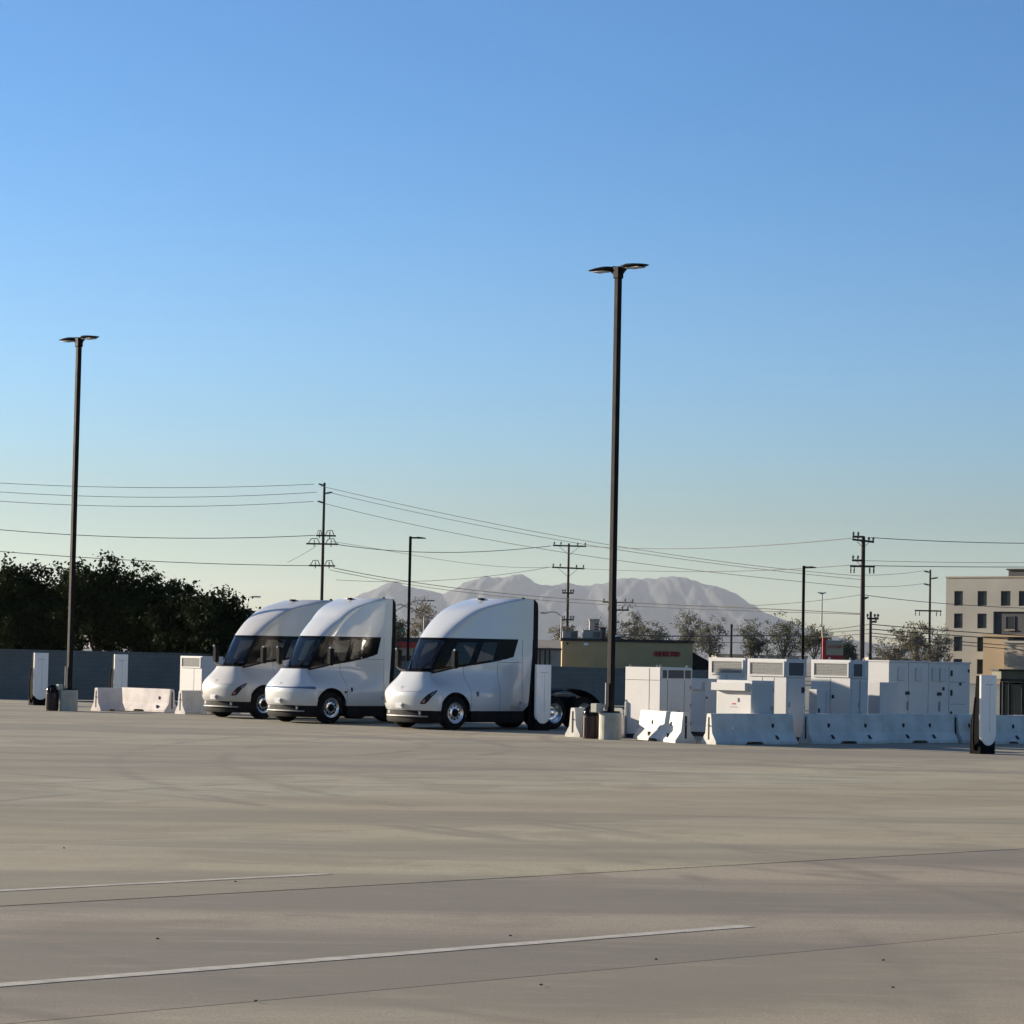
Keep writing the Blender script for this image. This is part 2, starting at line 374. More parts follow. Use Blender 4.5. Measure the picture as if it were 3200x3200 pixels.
def tag(o, label=None, cat=None, group=None, kind=None):
    if label: o['label'] = label
    if cat: o['category'] = cat
    if group: o['group'] = group
    if kind: o['kind'] = kind
    return o
def empty(name, loc, rz=0.0, label=None, cat=None, group=None):
    o = bpy.data.objects.new(name, None); COL.objects.link(o); o.empty_display_size = 0.3
    o.location = loc; o.rotation_euler = (0, 0, rz); return tag(o, label, cat, group)
def copy_tree(o, parent=None):
    c = o.copy(); COL.objects.link(c); c.parent = parent
    for ch in [k for k in KIDS.get(o.name, o.children)]: copy_tree(ch, c)
    return c
KIDS = {}
def text_mesh(body, size, depth, name, mt, parent, loc, rot, shear=0.0, bold=0.0):
    cu = bpy.data.curves.new('text', 'FONT'); cu.body = body; cu.size = size; cu.extrude = depth; cu.shear = shear; cu.resolution_u = 2; cu.offset = bold
    cu.align_x = 'CENTER'
    to = bpy.data.objects.new('text', cu); COL.objects.link(to)
    dg = bpy.context.evaluated_depsgraph_get()
    me = bpy.data.meshes.new_from_object(to.evaluated_get(dg))
    bpy.data.objects.remove(to)
    me.materials.clear(); me.materials.append(M[mt])
    o = bpy.data.objects.new(name, me); COL.objects.link(o); o.parent = parent
    o.location = loc; o.rotation_euler = rot
    return o
def interp(x, xs, ys):
    return float(np.interp(x, xs, ys))

# ================================================================== ground
mb = MB(); mb.add([(-13000, -150, -0.09), (13000, -150, -0.09), (13000, 33000, -0.09), (-13000, 33000, -0.09)], [(0, 1, 2, 3)])
tag(mb.build('ground', 'earth', fix=False), kind='structure')
lot = MB()
lot.box(-60, 63.8, -22, 150, -0.085, -0.045)
lot_o = lot.build('parking_lot', 'joint'); tag(lot_o, kind='structure'); lot_o.rotation_euler = (0, 0, GRID)
SL, GAP = 6.3, 0.055
def slab_mesh(g0, g1): return MB().box(-60, 63.7, g0, SL - g1, -0.044, 0.0).mesh('slab', 'lot')
slab_tight, slab_lo, slab_hi = slab_mesh(.006, .006), slab_mesh(.012, GAP / 2), slab_mesh(GAP / 2, .006)
tints = {-1: (1.03, .95, .80, 1), 0: (.90, .82, .72, 1), 1: (1.05, .985, .80, 1), 2: (1.05, .97, .78, 1), 3: (.97, .935, .79, 1)}
for k in range(-5, 21):
    s_ = bpy.data.objects.new('slab', {0: slab_lo, 1: slab_hi}.get(k, slab_tight)); COL.objects.link(s_); s_.parent = lot_o; s_.location = (0, 13.95 + SL * k, 0)
    s_.color = tints.get(k, (.95, .90, .78, 1))
def paint_line(nn, u0, u1, wd):
    b = MB()
    rows = []
    k = 60
    for i in range(k + 1):
        t = u0 + (u1 - u0) * i / k
        j = 0.012
        rows.append([(t, nn - wd / 2 + random.uniform(-j, j), 0.004), (t, nn + wd / 2 + random.uniform(-j, j), 0.004)])
    b.grid(rows, smooth=False)
    o = b.build('parking_line', 'line'); o.rotation_euler = (0, 0, GRID); tag(o, kind='structure'); return o
paint_line(15.55, -20, 17.32, 0.17); paint_line(21.5, -20, 17.6, 0.13)

# stones and scraps on the concrete
spots = [(735, 2758), (492, 2938), (1595, 2928), (798, 3133), (2760, 3005), (2790, 3090), (2050, 3002), (1690, 3082), (200, 2653)]
where = ['between the far painted line and the dark joint', 'at the left between the dark joint and near line', 'just above the near painted line at mid picture', 'on the faint joint at the lower left', 'below the faint joint at the right, upper of two', 'below the faint joint at the right, lower of two', 'on the faint joint just right of the picture centre', 'below the faint joint at the bottom centre', 'alone at the far left beyond the far painted line']
for i, (px, py) in enumerate(spots):
    b = bmesh.new(); bmesh.ops.create_icosphere(b, subdivisions=2, radius=0.011)
    for v in b.verts: v.co = Vector((v.co.x * random.uniform(1.0, 1.5), v.co.y * random.uniform(.8, 1.2), v.co.z * .6 + .012)) * random.uniform(.9, 1.1)
    me = bpy.data.meshes.new('stone'); b.to_mesh(me); b.free(); me.materials.append(M['stone'])
    o = bpy.data.objects.new('stone', me); COL.objects.link(o); o.location = gp(px, py)
    tag(o, 'small dark stone on the concrete, ' + where[i], 'stone', 'stones scattered on the concrete')

# ================================================================== mountains
ridge = [(500, 2035), (700, 2005), (950, 1945), (1050, 1905), (1143, 1853), (1190, 1838), (1234, 1816), (1262, 1828), (1308, 1842), (1345, 1846), (1391, 1856), (1420, 1842), (1457, 1822), (1515, 1802), (1545, 1806), (1590, 1803), (1631, 1796), (1650, 1806), (1673, 1824), (1722, 1833), (1750, 1827), (1772, 1820), (1790, 1826), (1820, 1832), (1880, 1826), (1938, 1808), (1975, 1806), (2000, 1812), (2053, 1808), (2095, 1800), (2130, 1808), (2165, 1816), (2202, 1827), (2250, 1843), (2285, 1862), (2310, 1880), (2335, 1897), (2360, 1912), (2400, 1926), (2450, 1950), (2560, 1985), (2700, 2010), (2900, 2030)]
D0, D1 = 20500.0, 28750.0
rx, rz_ = [], []
for px, py in ridge:
    p = at(px, py, 25000.0); rx.append(p.x); rz_.append(max(4.0, p.z))
mx_n, my_n = 520, 60
xs = np.linspace(min(rx) - 500, max(rx) + 500, mx_n); ts = np.linspace(0, 1, my_n)
rng_ = np.random.RandomState(3)
def fbm1(x, seed, sc):
    r_ = np.random.RandomState(seed); t = np.zeros_like(x)
    for o_ in range(5):
        f_ = 2 ** o_ / sc; t += np.sin(x * f_ * 6.28 + r_.rand() * 6.28 + np.sin(x * f_ * 2.1 + r_.rand() * 6)) / 1.7 ** o_
    return t / 2
ridge_h = np.interp(xs, rx, rz_) * (1 + .012 * fbm1(xs, 5, 400.0) + .008 * fbm1(xs, 6, 150.0))
rows = []
for t in ts:
    y = D0 + (D1 - D0) * t
    prof = math.sin(math.pi * min(1, t / 0.545) / 2) ** 1.2 if t <= 0.545 else max(0.0, 1 - (t - 0.545) / 0.455) ** 1.1
    spur = (.5 - np.abs(fbm1(xs + 650 * math.sin(t * 5), 11, 2250.0))) * 0.14 + (.4 - np.abs(fbm1(xs - t * 1250, 21, 825.0))) * 0.05
    damp = 4 * prof * (1 - prof)
    hgt = ridge_h * np.clip(prof + spur * damp * 1.3, 0, 0.995 if t < 0.5 else 1) * (y / 25000.0 if t > .545 else 1)
    if t > 0.545: hgt = np.minimum(hgt, ridge_h * 0.985)
    rows.append([(float(a), y, float(h) - 0.5) for a, h in zip(xs, hgt)])
mb = MB(); mb.grid(rows); tag(mb.build('mountains', 'rock', fix=False), kind='structure')

# ================================================================== block wall behind the lot
WA, WB = gp(-250, 2178), gp(2330, 2206)
L = (WB - WA).length
wo = empty('block_wall', WA, math.atan2(WB.y - WA.y, WB.x - WA.x), 'grey concrete block wall running behind the trucks and the chargers', 'wall')
def wtop(t): return interp(t, [0, L * .3, L * .75, L], [2.10, 2.07, 1.76, 1.72])
seg = 6.5
nseg = int(L / seg)
for i in range(nseg):
    a, c = i * seg, (i + 1) * seg
    b = MB(); x0, x1 = a + .006, c - .006
    za, zb_ = wtop(a) - .1, wtop(c) - .1
    b.add([(x0, -.1, -.05), (x1, -.1, -.05), (x1, .1, -.05), (x0, .1, -.05), (x0, -.1, za), (x1, -.1, zb_), (x1, .1, zb_), (x0, .1, za)],
          [(0, 3, 2, 1), (4, 5, 6, 7), (0, 1, 5, 4), (1, 2, 6, 5), (2, 3, 7, 6), (3, 0, 4, 7)])
    b.build('wall_panel', 'block', wo)
    b = MB(); b.add([(x0, -.12, za), (x1, -.12, zb_), (x1, .12, zb_), (x0, .12, za), (x0, -.12, za + .095), (x1, -.12, zb_ + .095), (x1, .12, zb_ + .095), (x0, .12, za + .095)],
          [(0, 3, 2, 1), (4, 5, 6, 7), (0, 1, 5, 4), (1, 2, 6, 5), (2, 3, 7, 6), (3, 0, 4, 7)])
    b.build('wall_cap', 'block', wo)

# ================================================================== trees
def tree(name, label, base, H, W, clear, leafm, barkm, n_clump, per, leaf, seed, group=None, dens=1.0, cat='tree', lobes=6, depth=None, flat=0.6, hug=False, stray=.2):
    r_ = np.random.RandomState(seed)
    root = empty(name, base, 0, label, cat, group)
    D = depth or W * 0.8
    tr = MB()
    th = clear + (H - clear) * 0.45
    tr.tube([(0, 0, -.1), (r_.uniform(-.1, .1), 0, th * .5), (r_.uniform(-.3, .3), 0, th)], [H * .032, H * .024, H * .014], 8)
    cz = clear + (H - clear) * 0.5
    lc = []
    for i in range(lobes):
        a = 2 * math.pi * (i + r_.rand() * .6) / lobes
        rr = W * .5 * r_.uniform(.35, .72)
        c = np.array([math.cos(a) * rr, math.sin(a) * rr * D / W, r_.uniform(clear + (H - clear) * .25, H - (H - clear) * .22)])
        lc.append((c, W * r_.uniform(.20, .30), (H - clear) * r_.uniform(.18, .27)))
        tr.tube([(0, 0, th * r_.uniform(.45, .8)), (c[0] * .5, c[1] * .5, c[2] * .75), tuple(c)], [H * .013, H * .009, H * .004], 6)
    lc.append((np.array([0, 0, H - (H - clear) * .3]), W * .28, (H - clear) * .3))
    if hug:
        lc.append((np.array([0, 0, clear + (H - clear) * .35]), W * .46, (H - clear) * .36))
    # a few stray sprays that break the outline
    tr.build('trunk', barkm, root)
    cl = []
    for i in range(n_clump):
        c, rw, rh = lc[r_.randint(len(lc))]
        d = r_.normal(size=3); d /= np.linalg.norm(d)
        k = r_.uniform(.35, 1.08) if r_.rand() > stray else r_.uniform(1.0, 1.32)
        p = c + d * np.array([rw, rw * D / W, rh]) * k
        if p[2] < clear * .8: p[2] = clear * .8 + r_.rand() * .4
        cl.append((p, r_.uniform(.5, 1.0)))
    P = []
    for p, sc in cl:
        m_ = int(per * sc)
        q = r_.normal(size=(m_, 3)) * np.array([1, 1, .75]) * leaf * 2.1 * sc + p
        P.append(q)
    P = np.concatenate(P); N = len(P)
    nrm = r_.normal(size=(N, 3)); nrm /= np.linalg.norm(nrm, axis=1)[:, None]
    a = np.cross(nrm, r_.normal(size=(N, 3))); a /= np.linalg.norm(a, axis=1)[:, None]
    b = np.cross(nrm, a)
    s1 = leaf * r_.uniform(.5, 1.0, (N, 1)); s2 = s1 * flat
    V = np.stack([P - a * s1, P + b * s2, P + a * s1, P - b * s2], 1).reshape(-1, 3)
    me = bpy.data.meshes.new('crown'); me.vertices.add(4 * N); me.vertices.foreach_set('co', V.astype(np.float32).ravel())
    me.loops.add(4 * N); me.loops.foreach_set('vertex_index', np.arange(4 * N, dtype=np.int32))
    me.polygons.add(N); me.polygons.foreach_set('loop_start', np.arange(0, 4 * N, 4, dtype=np.int32))
    try: me.polygons.foreach_set('loop_total', np.full(N, 4, np.int32))
    except Exception: pass
    me.update(calc_edges=True); me.validate()
    me.materials.append(M[leafm])
    o = bpy.data.objects.new('crown', me); COL.objects.link(o); o.parent = root
    return root

def tree_px(name, label, px, top_py, width_px, d, leafm, barkm, seed, clear=None, **kw):
    base = gx(px, d); top = at(px, top_py, d)
    H = top.z
    W = width_px / F_PX * d
    return tree(name, label, base, H, W, clear if clear is not None else H * .22, leafm, barkm, seed=seed, **kw)

G1 = 'dark ficus trees behind the block wall'
for i, (px, top, wp, d, lab) in enumerate([
        (-40, 1752, 330, 131, 'dense dark tree behind the wall, cut by the left picture edge'),
        (120, 1738, 300, 129, 'dense dark tree with tufted top behind the wall, left of the left lamp pole'),
        (300, 1742, 300, 127, 'tall dark rounded tree behind the wall, just right of the left lamp pole'),
        (440, 1768, 240, 126, 'dark tree behind the wall between the lamp pole and the sloping crown by the trucks'),
        (565, 1806, 230, 124, 'lower dark tree behind the wall above the white vented cabinet'),
        (690, 1846, 210, 122, 'lowest dark tree sloping down behind the leftmost truck')]):
    tree_px('ficus_tree', lab, px, top, wp, d, 'leafdark', 'bark', 100 + i, clear=1.0, n_clump=420, per=70, leaf=.12, group=G1, lobes=10, hug=True, depth=4.0, stray=.1)

G2 = 'trees beyond the wall'
bt = [
    (1325, 1872, 150, 330, 'leafbrown', 'bark2', 'feathery brown-green tree between the second and third trucks'),
    (1232, 1925, 70, 300, 'leafolive', 'bark2', 'small tree right behind the rear edge of the middle truck'),
    (1760, 1945, 90, 330, 'leafbrown', 'bark2', 'low brownish tree left of the rooftop units'),
    (1860, 1950, 90, 345, 'leafgrey', 'bark2', 'small tree behind the rooftop air conditioners'),
    (1975, 1898, 110, 330, 'leafgrey', 'bark2', 'grey-green tree rising right behind the tall lamp pole'),
    (2040, 1922, 110, 325, 'leafgrey', 'bark2', 'grey-green tree above the red letters of the tan building'),
    (2150, 1918, 90, 340, 'leafgrey', 'bark2', 'slender grey tree at the right corner of the tan building'),
    (2218, 1920, 100, 330, 'leafgrey', 'bark2', 'grey feathery tree left of the short bare pole'),
    (2350, 1918, 95, 320, 'leafolive', 'bark2', 'upright dark tree right of the short bare pole'),
    (2450, 1920, 130, 325, 'leafolive', 'bark2', 'broad green tree left of the single-arm lamp pole'),
    (2545, 1948, 110, 330, 'leafolive', 'bark2', 'dark tree left of the red pylon sign'),
    (2650, 1995, 60, 330, 'leafolive', 'bark2', 'small round tree right of the red pylon sign'),
    (2795, 1945, 130, 330, 'leafbrown', 'bark2', 'thin-leaved tree between the wooden poles and the hotel'),
    (2862, 1940, 80, 335, 'leafbrown', 'bark2', 'sparse tall tree left of the reddish wooden pole'),
    (2925, 1962, 80, 340, 'leafgrey', 'bark2', 'small tree at the left corner of the hotel'),
]
for i, (px, top, wp, d, lm, bk, lab) in enumerate(bt):
    tree_px('gum_tree', lab, px, top, wp * 1.0, d, lm, bk, 300 + i, n_clump=115, per=34, leaf=.17, group=G2, lobes=8, flat=.5)

# ================================================================== far buildings
YFACE = 0.0
def window(parent, x0, x1, z0, z1, y, mt='win'):
    fr = MB(); t = .09
    for (a, b_, c, e) in ((x0, x1, z1 - t, z1), (x0, x1, z0, z0 + t), (x0, x0 + t, z0 + t, z1 - t), (x1 - t, x1, z0 + t, z1 - t)):
        fr.box(a, b_, y - .04, y + .05, c, e)
    f = fr.build('window', 'charcoal', parent)
    MB().box(x0 + t, x1 - t, y + .02, y + .04, z0 + t, z1 - t).build('pane', mt, f)
    MB().box(x0 - .08, x1 + .08, y - .14, y - .041, z0 - .12, z0 - .005).build('sill', 'hotel3', f)
    return f
# tan restaurant building
def tan_building():
    d = 270.0
    A = at(1757, 2001, d); B = at(2165, 2012, d)
    x0, x1, zt = A.x, B.x, (A.z + B.z) / 2
    root = empty('restaurant_building', (x0, d, 0), 0, 'tan stucco building with red letters behind the block wall', 'building')
    W = x1 - x0
    MB().box(0, W, 0, 11, -.08, zt).build('wall', 'stucco', root)
    b = MB(); b.box(-.15, W + .15, -.15, 11.1, zt + .003, zt + .28); b.build('roof_edge', 'fascia', root)
    s_ = d / F_PX
    def lx(px): return gx(px, d).x - x0
    def lz(px, py): return at(px, py, d).z
    zc = lz(2085, 2043)
    xa, xb_ = lx(2047), lx(2117)
    for i_, ch in enumerate('CHINESE FOOD'):
        if ch != ' ': text_mesh(ch, .60, .05, 'letter', 'red', root, (xa + (xb_ - xa) * i_ / 11, -.07, zc - .22), (R(90), 0, 0), bold=.035)
    # wall light, vent
    b = MB(); b.bbox(lx(1822), lx(1836), -.3, -.02, lz(1830, 2017), lz(1830, 2009), .03); b.build('wall_light', 'lamp_white', root)
    b = MB(); b.box(lx(1768), lx(1774), -.1, -.01, lz(1770, 2014), lz(1770, 2008)); b.build('camera_box', 'fascia', root)
    b = MB(); b.box(lx(2078), lx(2081), -.12, -.01, lz(2080, 2030), lz(2080, 2016)); b.build('downpipe', 'stucco', root)
    # dark awning on the right
    x = lx(2165)
    b = MB(); b.prism([(x + .02, zt - .9), (x + 2.9, zt - 2.4), (x + 2.9, -.05), (x + .02, -.05)], 'y', .4, 6.0); b.build('awning', 'matte', root)
    zr = zt + .28
    def unit(name, px0, px1, py0, py1, y0, lab, sidedark=.5):
        r2 = empty(name, (x0 + lx(px0), d + y0, zr), 0, lab, 'air conditioner', 'rooftop units on the tan building')
        w_, h_ = (px1 - px0) * s_, (py1 - py0) * s_
        MB().bbox(0, w_, 0, 1.6, 0.0, h_ * .92, .04).build('housing', 'hvac', r2)
        MB().bbox(-.05, w_ + .05, -.05, 1.65, h_ * .92 + .002, h_, .02).build('lid', 'hvac', r2)
        b2 = MB()
        for k in range(5): b2.box(w_ * .55, w_ * .95, -.04, -.005, h_ * (.15 + k * .14), h_ * (.22 + k * .14))
        b2.build('grille', 'hvac_dark', r2)
        return r2
    unit('rooftop_unit', 1757, 1805, 1975, 1999, 2.0, 'beige rooftop unit at the left corner of the tan building')
    unit('rooftop_unit', 1820, 1878, 1972, 1999, 1.4, 'wide beige rooftop unit left of the tall lamp pole')
    unit('rooftop_unit', 1843, 1873, 1936, 1999, 4.2, 'tall stacked rooftop unit rising above the wide one')
    r3 = empty('rooftop_duct', (x0 + lx(1876), d + 3.4, zr), 0, 'dark rooftop duct box beside the lamp pole on the tan roof', 'duct')
    MB().bbox(0, 18 * s_, 0, 1.2, 0, 34 * s_, .05).build('duct_body', 'hvac_dark', r3)
    MB().bbox(-.1, 20 * s_, -.1, 1.3, 34 * s_ + .002, 37 * s_, .02).build('duct_cap', 'fascia', r3)
    r4 = empty('rooftop_unit', (x0 + lx(1925), d + 2.4, zr), 0, 'small pale rooftop box just right of the tall lamp pole', 'air conditioner', 'rooftop units on the tan building')
    MB().bbox(0, 18 * s_, 0, .9, .25, 12 * s_, .04).build('housing', 'lamp_white', r4)
    MB().box(.05, 18 * s_ - .05, .1, .8, 0, .248).build('base', 'hvac_dark', r4)
tan_building()
# pinkish fenced yard building left of it
def yard_building():
    d = 262.0
    x0, x1 = gx(1600, d).x, gx(1752, d).x; zt = at(1700, 2031, d).z; z2 = at(1700, 2012, d).z
    root = empty('yard_building', (x0, d, 0), 0, 'pinkish tan lean-to with dark posts beside the tan building', 'building')
    W = x1 - x0
    MB().box(0, W, 0, 4, -.08, zt).build('wall', 'stucco2', root)
    MB().box(-.1, W + .05, -.25, 4.1, zt + .003, zt + .18).build('beam', 'hvac_dark', root)
    MB().add([(-.1, .2, zt + .19), (W, .2, zt + .19), (W, 4, z2 + .4), (-.1, 4, z2 + .4), (-.1, .2, zt + .1), (W, .2, zt + .1), (W, 4, z2 + .3), (-.1, 4, z2 + .3)],
             [(0, 1, 2, 3), (4, 7, 6, 5), (0, 4, 5, 1), (1, 5, 6, 2), (2, 6, 7, 3), (3, 7, 4, 0)]).build('roof', 'hotel3', root)
    for px in (1686, 1702, 1716):
        x = gx(px, d).x - x0
        MB().box(x - .07, x + .07, -.2, -.06, -.05, zt).build('post', 'fascia', root)
yard_building()
# store with red band between the second and third truck
def red_store():
    d = 300.0
    x0, x1 = gx(1120, d).x, gx(1345, d).x
    root = empty('red_band_store', (x0, d, 0), 0, 'grey shop with red fascia band seen between the two right trucks', 'building')
    W = x1 - x0; za, zb_ = at(1260, 2024, d).z, at(1260, 2006, d).z; zr = at(1260, 1992, d).z
    MB().box(0, W, 0, 9, -.08, za).build('wall', 'hotel3', root)
    MB().box(-.1, W + .1, -.3, 9.1, za + .003, zb_).build('fascia_band', 'red', root)
    MB().box(0, W, .2, 9, zb_ + .003, zr).build('parapet', 'charcoal', root)
    for k in range(5):
        window(root, 1 + k * 1.5, 2.2 + k * 1.5, .8, 2.0, -.06)
red_store()
# hotel
def hotel():
    d = 345.0; HA = R(42)
    def X(px):                          # distance along the turned facade from its left corner
        t = gx(px, d).x / d; a0 = gx(2953, d).x
        return (t * d - a0) / (math.cos(HA) + t * math.sin(HA))
    def lz(px, py): return at(px, py, d - X(px) * math.sin(HA)).z
    x0 = gx(2953, d).x; zt = lz(2955, 1806)
    root = empty('hotel_building', (x0, d, 0), -HA, 'four-storey beige hotel block with dark windows at the right edge', 'building')
    W = X(3420)
    # front wall as bands and piers round the window openings
    cols = [(2979, 3006), (3052, 3081), (3125, 3155)]
    rows_ = [(1847, 1893), (1917, 1963), (1989, 2035), (2059, 2105)]
    MB().box(.3, W, .31, 14, -.08, zt - .02).build('core', 'charcoal', root)
    zs = [( lz(2990, b_), lz(2990, a)) for a, b_ in rows_]
    xs_ = [(X(a), X(b_)) for a, b_ in cols]
    wl_ = MB()
    prev = zt
    bay0 = X(3102); baytop = lz(3110, 1911); 
    for i, (z0, z1) in enumerate(zs):
        wl_.box(0, W if i == 0 else bay0, 0, .3, z1, prev)
        xp = 0
        use = xs_ + [(X(3181), X(3210))] if i == 0 else xs_[:2]
        for (a, b_) in use:
            wl_.box(xp, a, 0, .3, z0, z1); xp = b_
        wl_.box(xp, W if i == 0 else bay0, 0, .3, z0, z1)
        prev = z0
        if i == 0:
            wl_.box(bay0, W, 0, .3, baytop, z0)
            wl_.box(0, bay0, 0, .3, baytop, z0); prev = baytop
    wl_.box(0, bay0, 0, .3, -.08, prev)
    wl_.box(0, .3, .3, 14, -.08, zt)
    wl_.build('wall', 'hotel', root)
    for i, (z0, z1) in enumerate(zs):
        use = xs_ + [(X(3181), X(3210))] if i == 0 else xs_[:2]
        for (a, b_) in use:
            window(root, a + .002, b_ - .002, z0 + .002, z1 - .002, .16)
    MB().box(-.08, W, -.1, 14.05, zt + .003, zt + .18).build('parapet_cap', 'hotel3', root)
    # dark recessed bay with its own window
    zb_ = lz(3150, 1985)
    MB().box(bay0 + .01, W, .24, .30, zb_, baytop - .02).build('bay_cladding', 'charcoal', root)
    window(root, X(3138), X(3167), lz(3150, 1967), lz(3150, 1925), .19)
    # ochre and taupe lower wing
    o0, o1 = X(3087), X(3164)
    zo = lz(3100, 1990)
    MB().box(o0, o1, -1.2, .23, -.08, zo).build('ochre_wing', 'hotel2', root)
    MB().box(o0 - .1, o1 + 2.5, -1.4, .22, zo + .003, zo + .3).build('ochre_cap', 'hotel2', root)
    zt2 = lz(3180, 2010)
    MB().box(o1 + .003, W, -2.0, .21, -.08, zt2).build('taupe_wing', 'hotel3', root)
    MB().box(o1 - .1, W, -2.2, .2, zt2 + .003, zt2 + .28).build('taupe_cap', 'hotel', root)
    MB().box(o1 + .3, W, -2.05, -2.003, zt2 - 2.7, zt2 - 2.5).build('taupe_groove', 'hotel', root)
    # penthouse
    px0 = X(3108); zp = lz(3150, 1779)
    MB().box(px0, W, 3, 9, zt + .19, zp).build('penthouse', 'charcoal', root)
    MB().box(px0 - .2, W, 2.8, 9.2, zp + .003, zp + .2).build('penthouse_roof', 'fascia', root)
    MB().box(X(3166), X(3176), 2.9, 2.998, zt + .25, zp - .25).build('penthouse_door', 'matte', root)
hotel()
# low pale buildings behind the cabinets
for px0, px1, top, d, lab in ((2240, 2345, 2044, 420, 'low cream warehouse glimpsed behind the left cabinets'), (2352, 2520, 2048, 410, 'long low pale warehouse behind the mesh-topped cabinets'), (2720, 2870, 2056, 400, 'low pale shed behind the long white enclosure'), (1690, 1760, 2010, 420, 'low dark-roofed building left of the rooftop units')):
    A, B = gx(px0, d), gx(px1, d); zt = at((px0 + px1) / 2, top, d).z
    r_ = empty('low_warehouse', A, 0, lab, 'building', 'low buildings in the distance')
    W = B.x - A.x
    MB().box(0, W, 0, 10, -.08, zt - .4).build('wall', 'lowbuild', r_)
    MB().box(-.2, W + .2, -.2, 10.2, zt - .397, zt).build('roof', 'hotel3', r_)
    for k in range(max(2, int(W / 2.2))):
        x = .6 + k * 2.2
        if x + 1 < W: MB().box(x, x + 1.0, -.06, -.005, .4, max(.9, zt - .9)).build('door_panel', 'vent', r_)

# red pylon sign
def pylon():
    d = 290.0
    def lx(px): return gx(px, d).x
    def lz(px, py): return at(px, py, d).z
    x0 = lx(2569)
    root = empty('pylon_sign', (x0, d, 0), 0, 'red and cream roadside pylon sign with CHINA lettering behind the cabinets', 'sign')
    s_ = d / F_PX
    MB().box(0, 10 * s_, -.1, .5, -.08, lz(2572, 1992)).build('pillar', 'red', root)
    b = MB(); b.prism([(-.05, lz(2570, 1992) + .003), (.34, lz(2570, 1992) + .003), (.1, lz(2565, 1960)), (-.12, lz(2565, 1960))], 'y', -.05, .4); b.build('fin', 'cream', root)
    a, c = lx(2580) - x0, lx(2633) - x0
    zt, zm, zb_ = lz(2605, 2006), lz(2605, 2047), lz(2605, 2068)
    MB().box(a, c, -.1, .4, zm, zt).build('sign_panel', 'cream', root)
    MB().box(a - .05, c + .05, -.15, .45, zt + .003, zt + .16).build('sign_cap', 'galv', root)
    MB().box(a, c, -.12, .42, -.05, zm - .003).build('lower_panel', 'red', root)
    for i_, ch in enumerate('CHINA'): text_mesh(ch, .52, .02, 'letter', 'red', root, (a + .27 + (c - a - .54) * i_ / 4, -.13, zm + .72), (R(90), 0, 0))
pylon()

# ================================================================== utility poles, lamps, wires
def utility_pole(label, px, top, d, rad, arms, lean=0.0):
    base = gx(px, d); H = at(px, top, d).z
    root = empty('utility_pole', base, 0, label, 'utility pole')
    s_ = d / F_PX
    MB().tube([(0, 0, -.08), (0, 0, H * .5), (0, 0, H)], [rad * 1.15, rad, rad * .78], 10).build('pole', 'wood', root)
    for (py, l, r_, ang, kind) in arms:
        z = at(px, py, d).z
        a, c = -l * s_, r_ * s_
        b = MB(); dz = ang
        if kind == 'arm':
            b.add([(a, -rad - .12, z - .09 - dz), (c, -rad - .12, z - .09 + dz), (c, -rad - .001, z - .09 + dz), (a, -rad - .001, z - .09 - dz), (a, -rad - .12, z + .09 - dz), (c, -rad - .12, z + .09 + dz), (c, -rad - .001, z + .09 + dz), (a, -rad - .001, z + .09 - dz)],
                  [(0, 3, 2, 1), (4, 5, 6, 7), (0, 1, 5, 4), (1, 2, 6, 5), (2, 3, 7, 6), (3, 0, 4, 7)])
            arm = b.build('cross_arm', 'wood', root)
            for x in (a * .92, a * .5, c * .5, c * .92):
                if abs(x) < .3: continue
                MB().lathe([(.001, 0), (.07, .01), (.07, .12), (.12, .16), (.11, .3), (.05, .34), (.001, .36)], (x, -rad - .06, z + .10 + dz * (1 if x > 0 else -1)), n=8).build('insulator', 'insul', arm)
            for sgn, e in ((-1, a), (1, c)):
                if abs(e) > .7: MB().tube([(e * .6, -rad - .07, z - .08), (0, -rad - .05, z - abs(e) * .45 - .2)], .025, 5).build('brace', 'wood', arm)
        elif kind == 'post':         # short angled post insulators
            for x in (a, c):
                if abs(x) > .05:
                    MB().tube([(0, 0, z - .12), (x * .5, 0, z - .03), (x, 0, z + .06)], [.06, .11, .08], 8).build('insulator', 'insul', root)
        elif kind == 'loop':         # arm with jumper loops arching over it
            arm = MB().box(a, c, -rad - .12, -rad - .001, z - .09, z + .09).build('cross_arm', 'wood', root)
            for x in ((a * .75, a * .3), (c * .3, c * .75)):
                mid = (x[0] + x[1]) / 2
                w_ = abs(x[1] - x[0]) * 1.6
                MB().tube([(mid - w_ / 2, -rad - .2, z), (mid - w_ / 4, -rad - .2, z + .55), (mid + w_ / 4, -rad - .2, z + .6), (mid + w_ / 2, -rad - .2, z)], .05, 6).build('jumper', 'wire', arm)
                MB().tube([(mid, -rad - .06, z - .3), (mid, -rad - .06, z + .45)], .06, 6).build('insulator', 'insul', arm)
        elif kind == 'hang':         # arm with hanging insulators
            arm = MB().box(a, c, -rad - .12, -rad - .001, z - .09, z + .09).build('cross_arm', 'wood', root)
            for x in (a * .95, a * .7, c * .55, c * .9):
                MB().lathe([(.001, 0), (.09, -.05), (.05, -.15), (.1, -.25), (.05, -.38), (.09, -.48), (.001, -.55)], (x, -rad - .06, z - .092), n=8).build('insulator', 'insul', arm)
    return root
utility_pole('tallest dark utility pole with loops on three cross-arms behind the middle truck', 1000, 1508, 300, .17,
             [(1514, 18, 0, 0, 'post'), (1539, 0, 25, 0, 'post'), (1568, 20, 0, 0, 'post'), (1674, 22, 40, 0, 'loop'), (1700, 52, 48, 0, 'loop'), (1768, 42, 40, 0, 'loop')])
